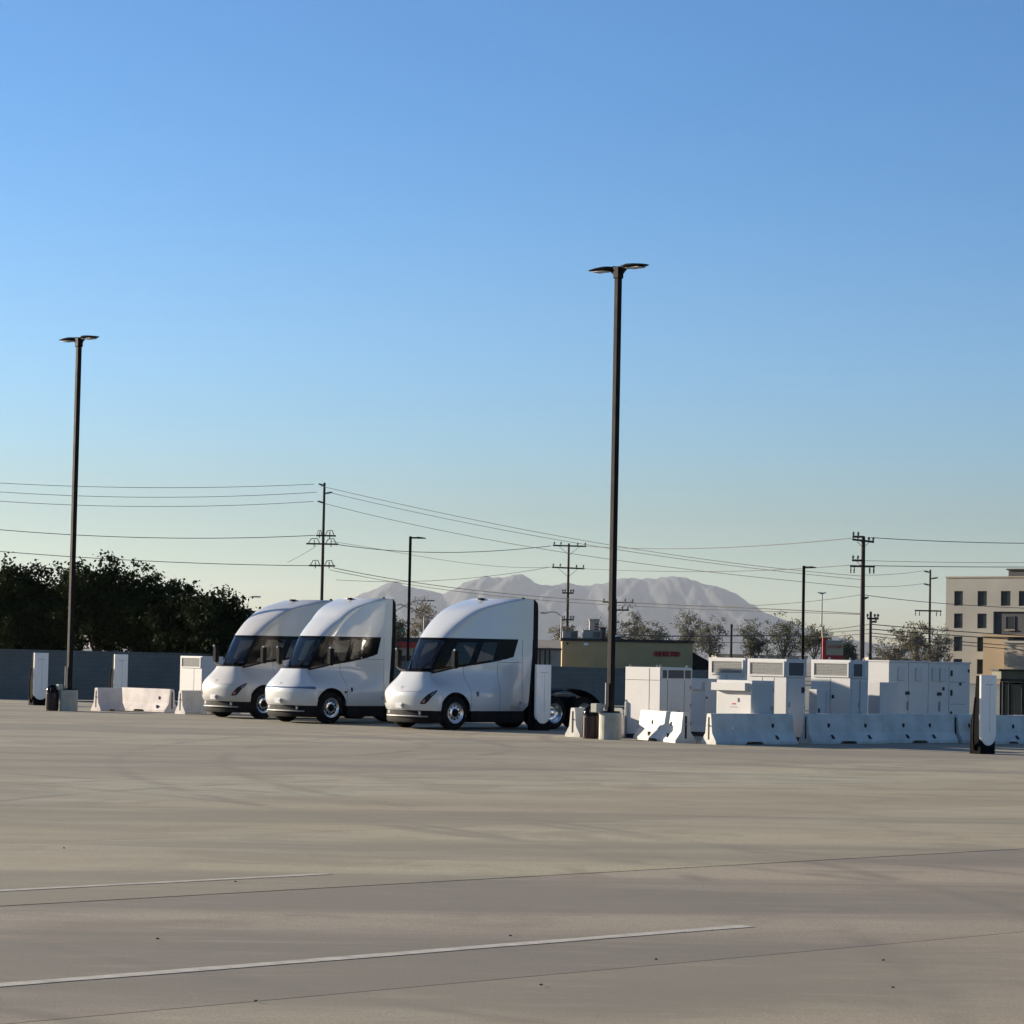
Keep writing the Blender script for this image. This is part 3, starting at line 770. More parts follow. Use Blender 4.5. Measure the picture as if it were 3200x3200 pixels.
utility_pole('dark wooden utility pole with two wide cross-arms behind the rightmost truck', 1770, 1698, 330, .16,
             [(1706, 50, 55, -.02, 'arm'), (1775, 52, 50, -.05, 'arm'), (1853, 18, 18, 0, 'arm'), (1936, 20, 20, 0, 'arm')])
utility_pole('thickest wooden utility pole with a square top frame behind the white enclosure', 2692, 1676, 243, .215,
             [(1690, 36, 32, -.1, 'arm'), (1678, 36, 0, 0, 'arm'), (1752, 36, 0, 0, 'arm'), (1770, 42, 36, -.05, 'hang'), (1868, 0, 18, 0, 'post')])
utility_pole('slim reddish wooden utility pole just left of the hotel', 2903, 1780, 340, .15,
             [(1786, 20, 0, 0, 'post'), (1806, 0, 24, 0, 'post'), (1826, 20, 0, 0, 'post'), (1909, 48, 36, 0, 'hang')])
utility_pole('short wooden pole with small arms beside the thickest pole', 2718, 1911, 255, .15,
             [(1933, 12, 24, 0, 'arm'), (1943, 0, 18, 0, 'arm')])
utility_pole('utility pole mostly hidden behind the tall lamp pole, arms poking out', 1921, 1872, 330, .14,
             [(1882, 42, 56, .0, 'arm'), (1906, 26, 40, .0, 'arm')])
utility_pole('short bare wooden pole between the two groups of grey trees', 2283, 1950, 250, .12, [(1958, 4, 4, 0, 'arm')])

def wire(label, pts, d0, d1, r_=.028):
    xs_ = np.array([p[0] for p in pts], float); ys_ = np.array([p[1] for p in pts], float)
    deg = min(len(pts) - 1, 3)
    co = np.polyfit((xs_ - xs_[0]) / (xs_[-1] - xs_[0]), ys_, deg)
    P = []
    for i in range(33):
        t = i / 32
        px = xs_[0] + (xs_[-1] - xs_[0]) * t
        P.append(at(px, float(np.polyval(co, t)), d0 + (d1 - d0) * t))
    c = P[0].copy()
    o = MB().tube([p - c for p in P], r_, 5, cap=False).build('power_line', 'wire'); o.location = c
    tag(o, label, 'power line', 'overhead wires')
wire('highest overhead wire running left from the tallest utility pole', [(-60, 1506), (497, 1524), (982, 1513)], 290, 300)
wire('second highest overhead wire running left from the tallest utility pole', [(-60, 1533), (497, 1554), (990, 1538)], 290, 300)
wire('third overhead wire running left from the tallest utility pole', [(-60, 1562), (497, 1583), (980, 1567)], 290, 300)
wire('thick overhead wire running left from the looped arm of the tallest pole', [(-60, 1650), (497, 1681), (985, 1673)], 290, 300, .04)
wire('overhead wire running left from the bottom arm, over the dark trees', [(-60, 1718), (497, 1755), (985, 1768)], 290, 300, .04)
wire('upper of the two close wires sloping right from the tallest pole top', [(1003, 1517), (1400, 1615), (1905, 1691), (2330, 1774), (2690, 1797)], 300, 246)
wire('lower of the two close wires sloping right from the tallest pole top', [(1025, 1536), (1400, 1628), (1905, 1705), (2330, 1780), (2690, 1809)], 300, 246)
wire('third wire sloping right below the close pair from the tallest pole', [(1003, 1569), (1400, 1667), (1905, 1739), (2270, 1800), (2690, 1834)], 300, 246)
wire('thick sagging wire between the tallest pole and the two-arm pole', [(1045, 1700), (1280, 1724), (1500, 1724), (1722, 1706)], 300, 330, .04)
wire('thin wire dropping from the looped arm to the lower two-arm pole', [(1035, 1692), (1280, 1733), (1500, 1765), (1722, 1772)], 300, 330, .02)
wire('straight wire from the two-arm pole top to the thickest pole', [(1822, 1706), (2100, 1715), (2400, 1704), (2660, 1682)], 330, 244, .04)
wire('wire leaving the thickest pole top to the right picture edge', [(2722, 1680), (2950, 1692), (3260, 1698)], 243, 260, .035)
wire('wire leaving the hanging-insulator arm to the right picture edge', [(2730, 1768), (2950, 1771), (3260, 1772)], 243, 260, .035)
wire('faint wire above it leaving the thickest pole to the right', [(2700, 1752), (2950, 1757), (3260, 1758)], 243, 260, .02)
wire('wire from the lower cross-arm of the two-arm pole to the thickest pole', [(1818, 1777), (2100, 1786), (2400, 1782), (2655, 1766)], 330, 244, .035)
wire('wire from the lower cross-arm of the two-arm pole towards the tallest pole', [(1050, 1812), (1400, 1812), (1720, 1772)], 320, 330, .025)
wire('upper of two low wires crossing in front of the mountains', [(1040, 1772), (1300, 1826), (1600, 1853), (1910, 1879), (2300, 1901), (2690, 1917)], 300, 246, .04)
wire('lower of two low wires crossing in front of the mountains', [(1030, 1778), (1300, 1838), (1600, 1862), (1910, 1888), (2300, 1912), (2690, 1919)], 300, 246, .03)
wire('wire sagging left from the middle of the thickest pole', [(2110, 1893), (2400, 1890), (2690, 1859)], 300, 243, .03)
wire('wire sloping right from the middle of the thickest pole past the hotel', [(2700, 1859), (2900, 1882), (3050, 1893), (3260, 1903)], 243, 260, .03)
wire('highest of the low service wires right of the short pole', [(2722, 1951), (2900, 1966), (3260, 1990)], 255, 262, .045)
wire('second of the low service wires right of the short pole', [(2722, 1966), (2900, 1980), (3260, 2004)], 255, 262, .045)
wire('third of the low service wires right of the short pole', [(2722, 1978), (2900, 1996), (3260, 2024)], 255, 262, .04)
wire('lowest of the low service wires right of the short pole', [(2722, 1988), (2900, 2006), (3260, 2036)], 255, 262, .035)
wire('highest service wire running left behind the pylon sign', [(2560, 1970), (2640, 1962), (2716, 1951)], 262, 255, .04)
wire('second service wire running left behind the pylon sign', [(2560, 1978), (2640, 1973), (2716, 1967)], 262, 255, .04)
wire('third service wire running left behind the pylon sign', [(2560, 1992), (2640, 1986), (2716, 1979)], 262, 255, .04)
wire('thick dark cable bundle crossing the grey trees above the tan building', [(1950, 1983), (2150, 1988), (2290, 1987), (2560, 1990)], 262, 258, .06)
wire('lower cable crossing behind the grey trees at cabinet height', [(2150, 2008), (2290, 2008), (2560, 2008)], 262, 258, .03)
wire('thin wire from the left arm of the slim pole to the thickest pole', [(2698, 1797), (2800, 1794), (2884, 1784)], 246, 338, .022)
wire('thin lower wire from the slim pole to the thickest pole', [(2698, 1832), (2800, 1832), (2884, 1824)], 246, 338, .022)
wire('faint slanting guy wire left of the tallest pole', [(898, 1758), (950, 1730), (990, 1706)], 300, 300, .02)

def single_lamp(label, px, top, d, arm_px):
    base = gx(px, d); H = at(px, top, d).z; s_ = d / F_PX
    root = empty('single_arm_lamp', base, 0, label, 'street lamp', 'distant single-arm lamp poles')
    MB().box(-.075, .075, -.075, .075, -.05, H).build('pole', 'bronze', root)
    MB().box(.076, .3, -.05, .05, H - .12, H - .03).build('arm', 'bronze', root)
    b = MB(); b.prism([(.25, -.02), (.35, .04), (arm_px * s_ * .6, .04), (arm_px * s_, -.01), (arm_px * s_, -.05), (.35, -.06)], 'y', -.16, .16)
    hd = b.build('lamp_head', 'bronze', root); hd.location = (0, 0, H - .06)
single_lamp('single-arm lamp pole rising between the middle and right trucks', 1272, 1676, 150, 48)
single_lamp('single-arm lamp pole behind the mesh-topped cabinets on the right', 2506, 1768, 150, 38)
def floodmast():
    d = 330.0; base = gx(2565, d); H = at(2565, 1851, d).z
    root = empty('floodlight_mast', base, 0, 'thin pale mast with two floodlights right of the single-arm lamp', 'street lamp')
    MB().tube([(0, 0, -.05), (0, 0, H)], [.12, .08], 8).build('mast', 'galv', root)
    for sx in (-1, 1):
        b = MB(); b.prism([(sx * .05, -.12), (sx * .45, -.05), (sx * .55, -.12), (sx * .12, -.3)], 'y', -.2, .2)
        h = b.build('floodlight', 'galv', root); h.location = (0, 0, H + .08)
floodmast()
def cobra(label, base_px, base_top, d, path, sign=None):
    base = gx(base_px, d); root = empty('street_light', base, 0, label, 'street lamp')
    H = at(base_px, base_top, d).z
    MB().tube([(0, 0, -.05), (0, 0, H)], [.12, .08], 8).build('pole', 'galv', root)
    pts = [at(px, py, d) - base for px, py in path]
    MB().tube(pts, .05, 6).build('arm', 'galv', root)
    e = pts[-1]; dr = (pts[-1] - pts[-2]).normalized()
    b = MB(); b.bbox(-.4, .4, -.15, .15, -.07, .07, .05); h = b.build('lamp_head', 'galv', root); h.location = e + dr * .35
    if sign:
        x0, x1, y0, y1 = sign
        A, B = at(x0, y1, d) - base, at(x1, y0, d) - base
        MB().box(A.x, B.x, -.2, -.14, A.z, B.z).build('street_name_sign', 'green', root)
cobra('street light arching left over the trees, between the right trucks', 1322, 1925, 270, [(1322, 1925), (1290, 1905), (1250, 1888), (1232, 1893)], (1247, 1262, 1966, 1975))
cobra('street light on a curved arm leaning right between the right trucks', 1226, 1915, 275, [(1226, 1915), (1268, 1890), (1300, 1877), (1335, 1877)])
cobra('street light on a curved arm right of the last truck roof', 1752, 1925, 280, [(1752, 1925), (1740, 1914), (1722, 1912), (1708, 1914)])
cobra('street light head just above the leftmost truck and the dark tree', 772, 1900, 260, [(772, 1900), (775, 1870), (782, 1865), (790, 1865)])

# ================================================================== lot lamps (foreground)
def lot_lamp(label, base_px, base_py, top_px, top_py, box_side):
    P = gp(base_px, base_py); d = P.y
    H = at(top_px, top_py, d).z
    root = empty('lot_lamp', P, GRID, label, 'lamp post', 'tall twin-head lamp posts in the lot')
    MB().lathe([(.001, -.02), (.31, -.02), (.31, .70), (.29, .735), (.001, .735)], n=28, smooth=False).build('concrete_footing', 'conc', root)
    MB().bbox(-.19, .19, -.19, .19, .737, .78, .01).build('base_plate', 'bronze', root)
    b = MB(); b.bbox(-.08, .08, -.08, .08, .781, H, .02); b.build('pole', 'bronze', root)
    MB().bbox(-.105, .105, -.105, .105, H - .32, H + .012, .02).build('collar', 'bronze', root)
    for sy in (-1, 1):
        r_ = empty('lamp_head', (0, 0, 0)); bpy.data.objects.remove(r_)
        b = MB()
        pr = [(.12, .05, .06), (.22, .07, .05), (.30, .17, .055), (.45, .24, .06), (.75, .24, .045), (.98, .20, .02), (1.06, .12, .012)]
        rows = []
        for (q, hw, th) in pr:
            rows.append([(-hw, sy * q, th * .15), (-hw * .7, sy * q, th), (hw * .7, sy * q, th), (hw, sy * q, th * .15), (hw * .8, sy * q, -th * .8), (-hw * .8, sy * q, -th * .8), (-hw, sy * q, th * .15)])
        b.grid(rows); b.add(rows[-1][:-1], [tuple(range(6))]); b.add(rows[0][:-1], [tuple(range(6))])
        h = b.build('lamp_head', 'bronze', root); h.location = (0, 0, H - .02)
        MB().box(-.17, .17, min(sy * .42, sy * .9), max(sy * .42, sy * .9), -.062, -.049).build('lens', 'plate', h)
        b2 = MB(); b2.tube([(0, sy * .1, -.2), (0, sy * .3, -.03)], .045, 6); b2.build('arm_bracket', 'bronze', h)
    b = MB(); b.bbox(-.43, -.17, .1, .34, .736, .98, .02) if box_side else b.bbox(-.40, -.2, .05, .22, .736, .93, .02)
    b.build('junction_box', 'conc', root)
    MB().tube([(-.125, .05, .79), (-.125, .05, 1.55)], .03, 6).build('conduit', 'steel', root)
    return root
lot_lamp('taller nearer lamp post with twin flat heads in front of the white cabinets', 1906, 2311, 1938, 835, True)
lot_lamp('farther lamp post with twin flat heads at the left, before the dark trees', 214, 2222, 246, 1056, False)

# bins
def bin_(label, px, py, rad, H):
    P = gp(px, py); root = empty('litter_bin', P, R(20), label, 'litter bin', 'dome-topped litter bins')
    MB().lathe([(.001, .0), (rad * .96, .0), (rad, .03), (rad, H * .66)], n=28).build('body', 'maroon', root)
    for k in range(14):
        t = 2 * math.pi * k / 14
        MB().box(-.018, .018, rad + .001, rad + .014, .05, H * .64).build('slat', 'maroon', root).rotation_euler = (0, 0, t)
    MB().lathe([(rad * 1.04, H * .661), (rad * 1.05, H * .70), (rad * 1.0, H * .705)], n=28).build('rim', 'black', root)
    dome = [(rad * 1.02 * math.cos(a), H * .70 + (H * .30) * math.sin(a)) for a in np.linspace(0, math.pi / 2 - .01, 10)]
    lid = MB().lathe(dome, n=28).build('dome_lid', 'gloss', root)
    MB().bbox(-rad * .5, rad * .5, -rad * 1.02, -rad * .55, H * .72, H * .86, .02).build('flap', 'black', lid)
bin_('maroon dome-topped litter bin left of the near lamp footing', 1845, 2308, .215, .93)
bin_('maroon dome-topped litter bin left of the far lamp footing', 162, 2221, .215, .93)

# ================================================================== chargers
def charger(label, px, py, hh=1.98):
    # px,py: ground pixel of the foot's centre
    P = gp(px, py); root = empty('charging_post', P, GRID, label, 'charger', 'white charging posts')
    # local: face looks along -y (v side), width along x
    W, H = .62, hh
    hw = W / 2
    # black back shell, thicker towards the foot
    b = MB()
    prof = [(-.005, 0.0), (-.005, H), (.10, H - .01), (.15, H * .62), (.26, H * .42), (.28, 0.0)]
    b.prism([(p[0], p[1]) for p in prof], 'x', -hw + .02, hw - .02)
    b.build('back_shell', 'charger_blk', root)
    # white bullet-shaped face panel
    pts = [(-hw, H + .01), (hw, H + .01)]
    zc = .20 + hw
    for k in range(0, 17):
        a = -math.pi * k / 16
        pts.append((hw * math.cos(a), zc + hw * math.sin(a) * .98))
    bm = bmesh.new()
    f = bm.faces.new([bm.verts.new((q[0], -.02, q[1])) for q in pts])
    r_ = bmesh.ops.extrude_face_region(bm, geom=[f])
    for v in [g for g in r_['geom'] if isinstance(g, bmesh.types.BMVert)]: v.co.y -= .075
    bmesh.ops.recalc_face_normals(bm, faces=bm.faces[:])
    ed = [e for e in bm.edges if all(abs(v.co.y + .095) < 1e-4 for v in e.verts)]
    bmesh.ops.bevel(bm, geom=ed, offset=.02, segments=2, affect='EDGES', profile=.5)
    me = bpy.data.meshes.new('face_panel'); bm.to_mesh(me); bm.free(); me.materials.append(M['charger'])
    fp = bpy.data.objects.new('face_panel', me); COL.objects.link(fp); fp.parent = root
    MB().box(-.16, .16, -.099, -.0955, H - .235, H - .225).build('panel_gap', 'seam', fp)
    MB().box(.028, .036, -.099, -.0955, .55, H - .25).build('cable_groove', 'vent', fp)
    MB().bbox(-hw + .01, hw - .01, -.07, -.006, 0.0, .34, .01).build('foot', 'charger_blk', root)
    b = MB(); b.tube([(-hw - .03, .08, H * .72), (-hw - .07, .10, H * .5), (-hw - .06, .12, H * .2), (-hw + .02, .14, .1)], .028, 8); b.build('cable', 'rubber', root)
    return root
charger('nearest white charging post standing alone at the right, bullet-shaped face', 3080, 2356)
charger('white charging post beside the rear of the rightmost truck', 1690, 2283)
charger('white charging post at far left, left of the litter bin', 122, 2204)
charger('white charging post at left half hidden behind the pinkish barrier', 372, 2204)

# ================================================================== barriers
JP = [(-.30, 0), (-.30, .075), (-.14, .30), (-.085, .80), (-.07, .815), (.07, .815), (.085, .80), (.14, .30), (.30, .075), (.30, 0)]
def barrier(label, P, rz, Ln, mt='barrier', tagwhite=False, holes=(.26, .74), slots=True):
    # local x along the length; origin at the end whose foot touches P, face at -y
    root = empty('concrete_barrier', P, rz, label, 'barrier', 'white concrete road barriers')
    b = MB()
    # sections along x with forklift slots cut in the foot
    cuts = [0.0, .02, Ln * .36, Ln * .385, Ln * .56, Ln * .585, Ln - .02, Ln]
    lift = [0, 0, 0, .07, .07, 0, 0, 0]
    rows = []
    for x, lf in zip(cuts, lift):
        ins = .01 if x in (0.0, Ln) else 0
        row = []
        for (y, z) in JP:
            row.append((x, y * (1 - ins * 2), max(z, lf if slots else 0) - (ins if z > .7 else 0)))
        rows.append(row + [row[0]])
    b.grid(rows, smooth=False)
    n_ = len(JP)
    b.add(rows[0][:-1], [tuple(range(n_))]); b.add(rows[-1][:-1], [tuple(range(n_))[::-1]])
    body = b.build('body', mt, root)
    for h in holes:
        x = Ln * h
        MB().bbox(x - .035, x + .035, -.142, -.10, .44, .55, .01).build('lifting_hole', 'hole', root)
        c = MB(); c.add([(x + .02, -.198, .225), (x + .13, -.262, .135), (x + .05, -.262, .135)], [(0, 1, 2)]); 
        c = MB(); c.prism([(x + .03, .24), (x + .13, .13), (x + .03, .13)], 'y', -.275, -.16); c.build('drain_notch', 'hole', root)
    for xe in (-.004, Ln - .016):
        MB().box(xe, xe + .02, -.03, .03, .12, .72).build('key_slot', 'hole', root)
        MB().tube([(xe + .01, -.05, .5), (xe + .01 - .05 * (1 if xe < 0 else -1), 0, .5), (xe + .01, .05, .5)], .014, 6).build('loop_bar', 'steel', root)
    if tagwhite: MB().box(Ln * .23, Ln * .25 + .03, -.146, -.1425, .40, .46).build('reflector', 'lamp_white', root)
    return root
def along_u(px, py): return gp(px, py) - Vv * .30 + Uu * 0.0
# along u: near-left end at gp, face towards v (local -y = v when rz = GRID)
B_U = GRID
def bu(label, px, py, Ln, **k):       # px,py = foot corner nearest the camera (left end, visible face)
    P = gp(px, py) + (-Vv) * .30
    return barrier(label, P, B_U + R(k.pop('da', 0)), Ln, **k)
def bv(label, px, py, Ln, **k):       # barrier along v; px,py = nearest foot corner at its right end, face towards -u
    P = gp(px, py) + Uu * .30         # end centre
    # local -y must be -u, so local x = v direction (right end at P): origin = P - v*Ln
    return barrier(label, P - Vv * Ln, GRID - math.pi / 2, Ln, **k)
bu('white barrier with a reflector square, nearest of the right-hand row', 2240, 2327, 2.95, tagwhite=True, holes=(.74,), da=-6)
bu('second white barrier of the right-hand row, below the vented cabinet', 2543, 2324, 2.75, da=-10)
bu('third white barrier of the right-hand row, below the long enclosure', 2770, 2322, 2.75, da=-10, holes=(.3, .66))
bu('white barrier half hidden behind the nearest charging post', 3012, 2322, 1.6, da=-8)
bu('short visible white barrier right of the nearest charging post', 3105, 2325, 1.75, da=-10, holes=(.55,))
bu('white barrier cut by the right picture edge', 3196, 2324, 2.75, da=-10)
_P = gp(2110, 2322); _Q = gp(1978, 2309); _a = math.atan2(_P.y - _Q.y, _P.x - _Q.x); _n = Vector((-math.sin(_a), math.cos(_a), 0)) * .30
barrier('white barrier turned end-on in front of the big left cabinet, partly sunlit', _Q + _n, _a, (_P - _Q).length, holes=(.32, .76))
bu('white barrier running behind the near litter bin and lamp footing', 1812, 2304, 1.9, holes=())
bv('pinkish stained sunlit barrier at left below the charging post', 515, 2226, 3.0, mt='barrier_old', holes=(.8,))
bu('grey shaded barrier at the left joining the pinkish one', 314, 2222, 1.05, mt='barrier_old', holes=())
bu('white barrier beside the nose of the leftmost truck', 578, 2232, 2.4, holes=())

# ================================================================== power cabinets
def cab(label, edge_px, d, Lu, Lv, H, mt='white', name='power_cabinet'):
    P = gx(edge_px, d)
    root = empty(name, P, GRID, label, 'cabinet', 'white power cabinets')
    MB().box(.03, Lu - .03, .03, Lv - .03, 0, .12).build('plinth', 'hole', root)
    MB().bbox(0, Lu, 0, Lv, .121, H, .012).build('body', mt, root)
    return root
def lit_panel(root, y0, y1, z0, z1, mt, t=.012, name='panel'):      # on the face x = 0 (sunlit)
    return MB().bbox(-t, -.001, y0, y1, z0, z1, min(t * .3, .004)).build(name, mt, root)
def shade_panel(root, x0, x1, z0, z1, mt, t=.012, name='panel'):    # on the face y = 0 (shaded)
    return MB().bbox(x0, x1, -t, -.001, z0, z1, min(t * .3, .004)).build(name, mt, root)
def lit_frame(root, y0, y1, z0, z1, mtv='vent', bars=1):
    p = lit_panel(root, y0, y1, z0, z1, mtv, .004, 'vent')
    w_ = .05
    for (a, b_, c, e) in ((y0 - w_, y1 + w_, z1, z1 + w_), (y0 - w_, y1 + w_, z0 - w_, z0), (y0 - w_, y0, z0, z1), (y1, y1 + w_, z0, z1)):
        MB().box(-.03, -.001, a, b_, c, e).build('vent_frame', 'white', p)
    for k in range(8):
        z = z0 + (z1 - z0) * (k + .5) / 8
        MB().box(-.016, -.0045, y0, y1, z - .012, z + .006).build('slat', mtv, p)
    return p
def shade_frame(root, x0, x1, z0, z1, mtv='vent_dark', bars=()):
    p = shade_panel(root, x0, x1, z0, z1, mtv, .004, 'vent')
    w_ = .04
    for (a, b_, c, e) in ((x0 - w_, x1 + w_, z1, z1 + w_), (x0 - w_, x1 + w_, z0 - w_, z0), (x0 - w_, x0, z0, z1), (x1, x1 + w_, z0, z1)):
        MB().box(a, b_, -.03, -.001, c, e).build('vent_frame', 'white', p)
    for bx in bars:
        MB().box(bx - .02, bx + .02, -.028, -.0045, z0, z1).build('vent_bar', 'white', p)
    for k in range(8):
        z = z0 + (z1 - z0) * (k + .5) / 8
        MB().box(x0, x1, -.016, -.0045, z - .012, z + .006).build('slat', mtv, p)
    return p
def seam_lit(root, y, z0, z1): MB().box(-.004, -.0005, y - .006, y + .006, z0, z1).build('seam', 'seam', root)
def seam_lit_h(root, z, y0, y1): MB().box(-.004, -.0005, y0, y1, z - .006, z + .006).build('seam', 'seam', root)
def seam_sh(root, x, z0, z1): MB().box(x - .006, x + .006, -.004, -.0005, z0, z1).build('seam', 'seam', root)
def seam_sh_h(root, z, x0, x1): MB().box(x0, x1, -.004, -.0005, z - .006, z + .006).build('seam', 'seam', root)

c1 = cab('large white cabinet nearest the tall lamp pole, sunlit on its left face', 2060, 75.8, 1.28, 1.36, 2.0)
shade_frame(c1, .06, 1.22, 1.70, 1.93, bars=(.27, .95))
seam_lit_h(c1, 1.64, .02, 1.34); seam_lit(c1, .42, .4, 1.98)
seam_sh(c1, .30, .2, 1.64); seam_sh(c1, .98, .2, 1.64); shade_panel(c1, .47, .77, .80, 1.06, 'white2', .008, 'label_plate'); lit_panel(c1, .30, .40, .36, .44, 'hole', .02, 'latch'); shade_panel(c1, .72, .78, .72, .80, 'hole', .02, 'latch')
c2 = cab('narrow white meter cabinet with a boxed hood, right of the large one', 2202, 79.7, .52, .95, 1.68)
lit_panel(c2, .08, .50, 1.36, 1.58, 'white', .10, 'hood'); lit_panel(c2, .03, .92, .02 + .3, 1.22, 'white2', .010, 'door'); seam_lit_h(c2, .80, .04, .9); shade_panel(c2, .03, .08, 1.10, 1.16, 'hole', .02, 'latch'); lit_panel(c2, .86, .9, 1.1, 1.14, 'hole', .015, 'latch')
c3 = cab('tall mesh-topped white cabinet farthest left of the mesh-topped three', 2326, 80.5, .82, 1.48, 2.31)
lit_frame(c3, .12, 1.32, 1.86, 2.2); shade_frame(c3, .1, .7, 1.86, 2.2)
c4 = cab('squat white cabinet with projecting hood and small dark label', 2348, 73.6, .88, 1.30, 1.70)
lit_panel(c4, .12, 1.36, 1.42, 1.63, 'white', .16, 'hood'); lit_panel(c4, .03, 1.26, .28, 1.36, 'white', .012, 'door'); seam_lit_h(c4, .62, .03, 1.26)
lit_panel(c4, .57, .72, 1.04, 1.08, 'red', .016, 'warning_label'); lit_panel(c4, .52, .78, .96, .985, 'script', .016, 'label_text'); lit_panel(c4, .48, .52, 1.12, 1.22, 'steel', .03, 'handle')
seam_sh(c4, .30, .2, 1.6)
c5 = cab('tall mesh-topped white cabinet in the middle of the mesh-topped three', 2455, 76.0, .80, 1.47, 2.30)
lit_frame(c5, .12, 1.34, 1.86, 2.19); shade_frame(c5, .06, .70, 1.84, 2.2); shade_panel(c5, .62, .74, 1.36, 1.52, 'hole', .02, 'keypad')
seam_sh_h(c5, 1.78, .01, .79)
c6 = cab('tall mesh-topped white cabinet farthest right of the mesh-topped three', 2655, 78.0, .80, 1.48, 2.31)
lit_frame(c6, .10, 1.34, 1.86, 2.2); shade_frame(c6, .10, .50, 1.84, 2.2); seam_sh_h(c6, 1.78, .01, .79); seam_sh(c6, .42, .2, 1.75)
MB().box(.60, .78, -.012, -.001, 1.84, 2.24).build('panel', 'white', c6)
c6b = cab('small white control box at the foot of the right mesh-topped cabinet', 2551, 77.4, .46, .30, 1.46, mt='white2')
shade_panel(c6b, .05, .12, .80, .92, 'hole', .02, 'latch'); seam_sh(c6b, .40, .3, 1.4)
c7 = cab('long white enclosure, left half with a sunlit end panel', 2776, 82.0, 1.88, 1.0, 2.28)
MB().bbox(-.02, 1.875, -.03, 1.03, 2.281, 2.33, .01).build('roof_lid', 'white', c7)
seam_sh(c7, .92, .15, 2.26)
def c_bracket(root, x, z, w_=.30, h_=.40):
    MB().bbox(x, x + w_, -.05, -.001, z, z + h_, .012).build('vent_hood', 'white2', root)
for x in (.40, 1.24): c_bracket(c7, x, 1.72)
shade_panel(c7, .78, .96, 1.30, 1.40, 'hole', .03, 'latch'); shade_panel(c7, .86, .92, .84, 1.10, 'script', .03, 'handle')
Pe = gx(2776, 82.0) + Uu * 1.90
c8 = empty('power_cabinet', Pe, GRID, 'long white enclosure, right half with many latches behind the nearest charger', 'cabinet', 'white power cabinets')
MB().box(.03, 2.02, .03, .97, 0, .12).build('plinth', 'hole', c8); MB().bbox(0, 2.05, 0, 1.0, .121, 2.27, .012).build('body', 'white', c8)
MB().bbox(-.005, 2.08, -.03, 1.03, 2.271, 2.32, .01).build('roof_lid', 'white', c8)
for x in (.15, .52): c_bracket(c8, x, 1.72)
shade_panel(c8, .42, .62, 1.28, 1.38, 'hole', .03, 'latch'); shade_panel(c8, .68, .76, 1.44, 1.54, 'hole', .03, 'latch'); shade_panel(c8, .50, .56, .80, 1.10, 'script', .03, 'handle')
for z in (.62, 1.28, 1.88): shade_panel(c8, 1.08, 1.15, z, z + .18, 'hole', .03, 'hinge')
seam_sh(c8, 1.0, .15, 2.2)
for z in (1.70, 1.02, .45): seam_sh_h(c8, z, 1.05, 1.85)
shade_panel(c8, 1.52, 1.60, 1.60, 1.68, 'hole', .03, 'latch'); shade_panel(c8, 1.95, 2.0, 2.0, 2.1, 'hole', .03, 'hinge')
c7b = cab('plain low white cabinet in front of the long enclosure', 2748, 79.5, .85, .45, 1.68, mt='white2')
cl_ = cab('white vented cabinet at the left beside the leftmost truck', 628, 103.5, 1.0, 1.4, 1.98)
lit_frame(cl_, .12, 1.26, 1.58, 1.90); seam_lit(cl_, .5, .2, 1.5)

for c_, (Lu_, Lv_, H_) in ((c3, (.82, 1.48, 2.31)), (c5, (.80, 1.47, 2.30)), (c6, (.80, 1.48, 2.31)), (c1, (1.28, 1.36, 2.0))):
    for x_ in (.1, Lu_ - .1):
        for y_ in (.1, Lv_ - .1):
            MB().tube([(x_ - .04, y_, H_ - .005), (x_ - .03, y_, H_ + .05), (x_, y_, H_ + .07), (x_ + .03, y_, H_ + .05), (x_ + .04, y_, H_ - .005)], .012, 6).build('lifting_eye', 'galv', c_)
for c_, x_, y_, z_ in ((c1, -.03, 1.30, 1.0), (c2, -.03, .98, .9), (c4, .80, -.03, .8)):
    MB().tube([(x_, y_, 0), (x_, y_, z_), (x_ + .03, y_ + .03, z_ + .06)], .025, 8).build('conduit', 'galv', c_)
shade_panel(c5, .05, .75, .22, 1.70, 'white2', .012, 'door'); shade_panel(c5, .10, .13, .95, 1.10, 'steel', .035, 'handle')
shade_panel(c6, .05, .40, .22, 1.70, 'white2', .012, 'door'); shade_panel(c6, .44, .76, .22, 1.70, 'white2', .012, 'door'); shade_panel(c6, .36, .39, .95, 1.10, 'steel', .035, 'handle')
shade_panel(c4, .04, .84, .22, 1.60, 'white2', .010, 'door'); shade_panel(c4, .74, .78, .90, 1.02, 'steel', .03, 'handle')
for c_, xs_ in ((c4, .84), (c5, .76), (c1, 1.24)):
    for z_ in (.4, .9, 1.4): MB().tube([(xs_, -.016, z_), (xs_, -.016, z_ + .09)], .014, 6).build('hinge', 'galv', c_)
for y_ in (.46, .9): seam_lit(c5, y_, .2, 1.78)
seam_lit(c3, .74, .2, 1.78); seam_lit(c6, .74, .2, 1.78); lit_panel(c6, .60, .68, 1.2, 1.3, 'hole', .02, 'latch')
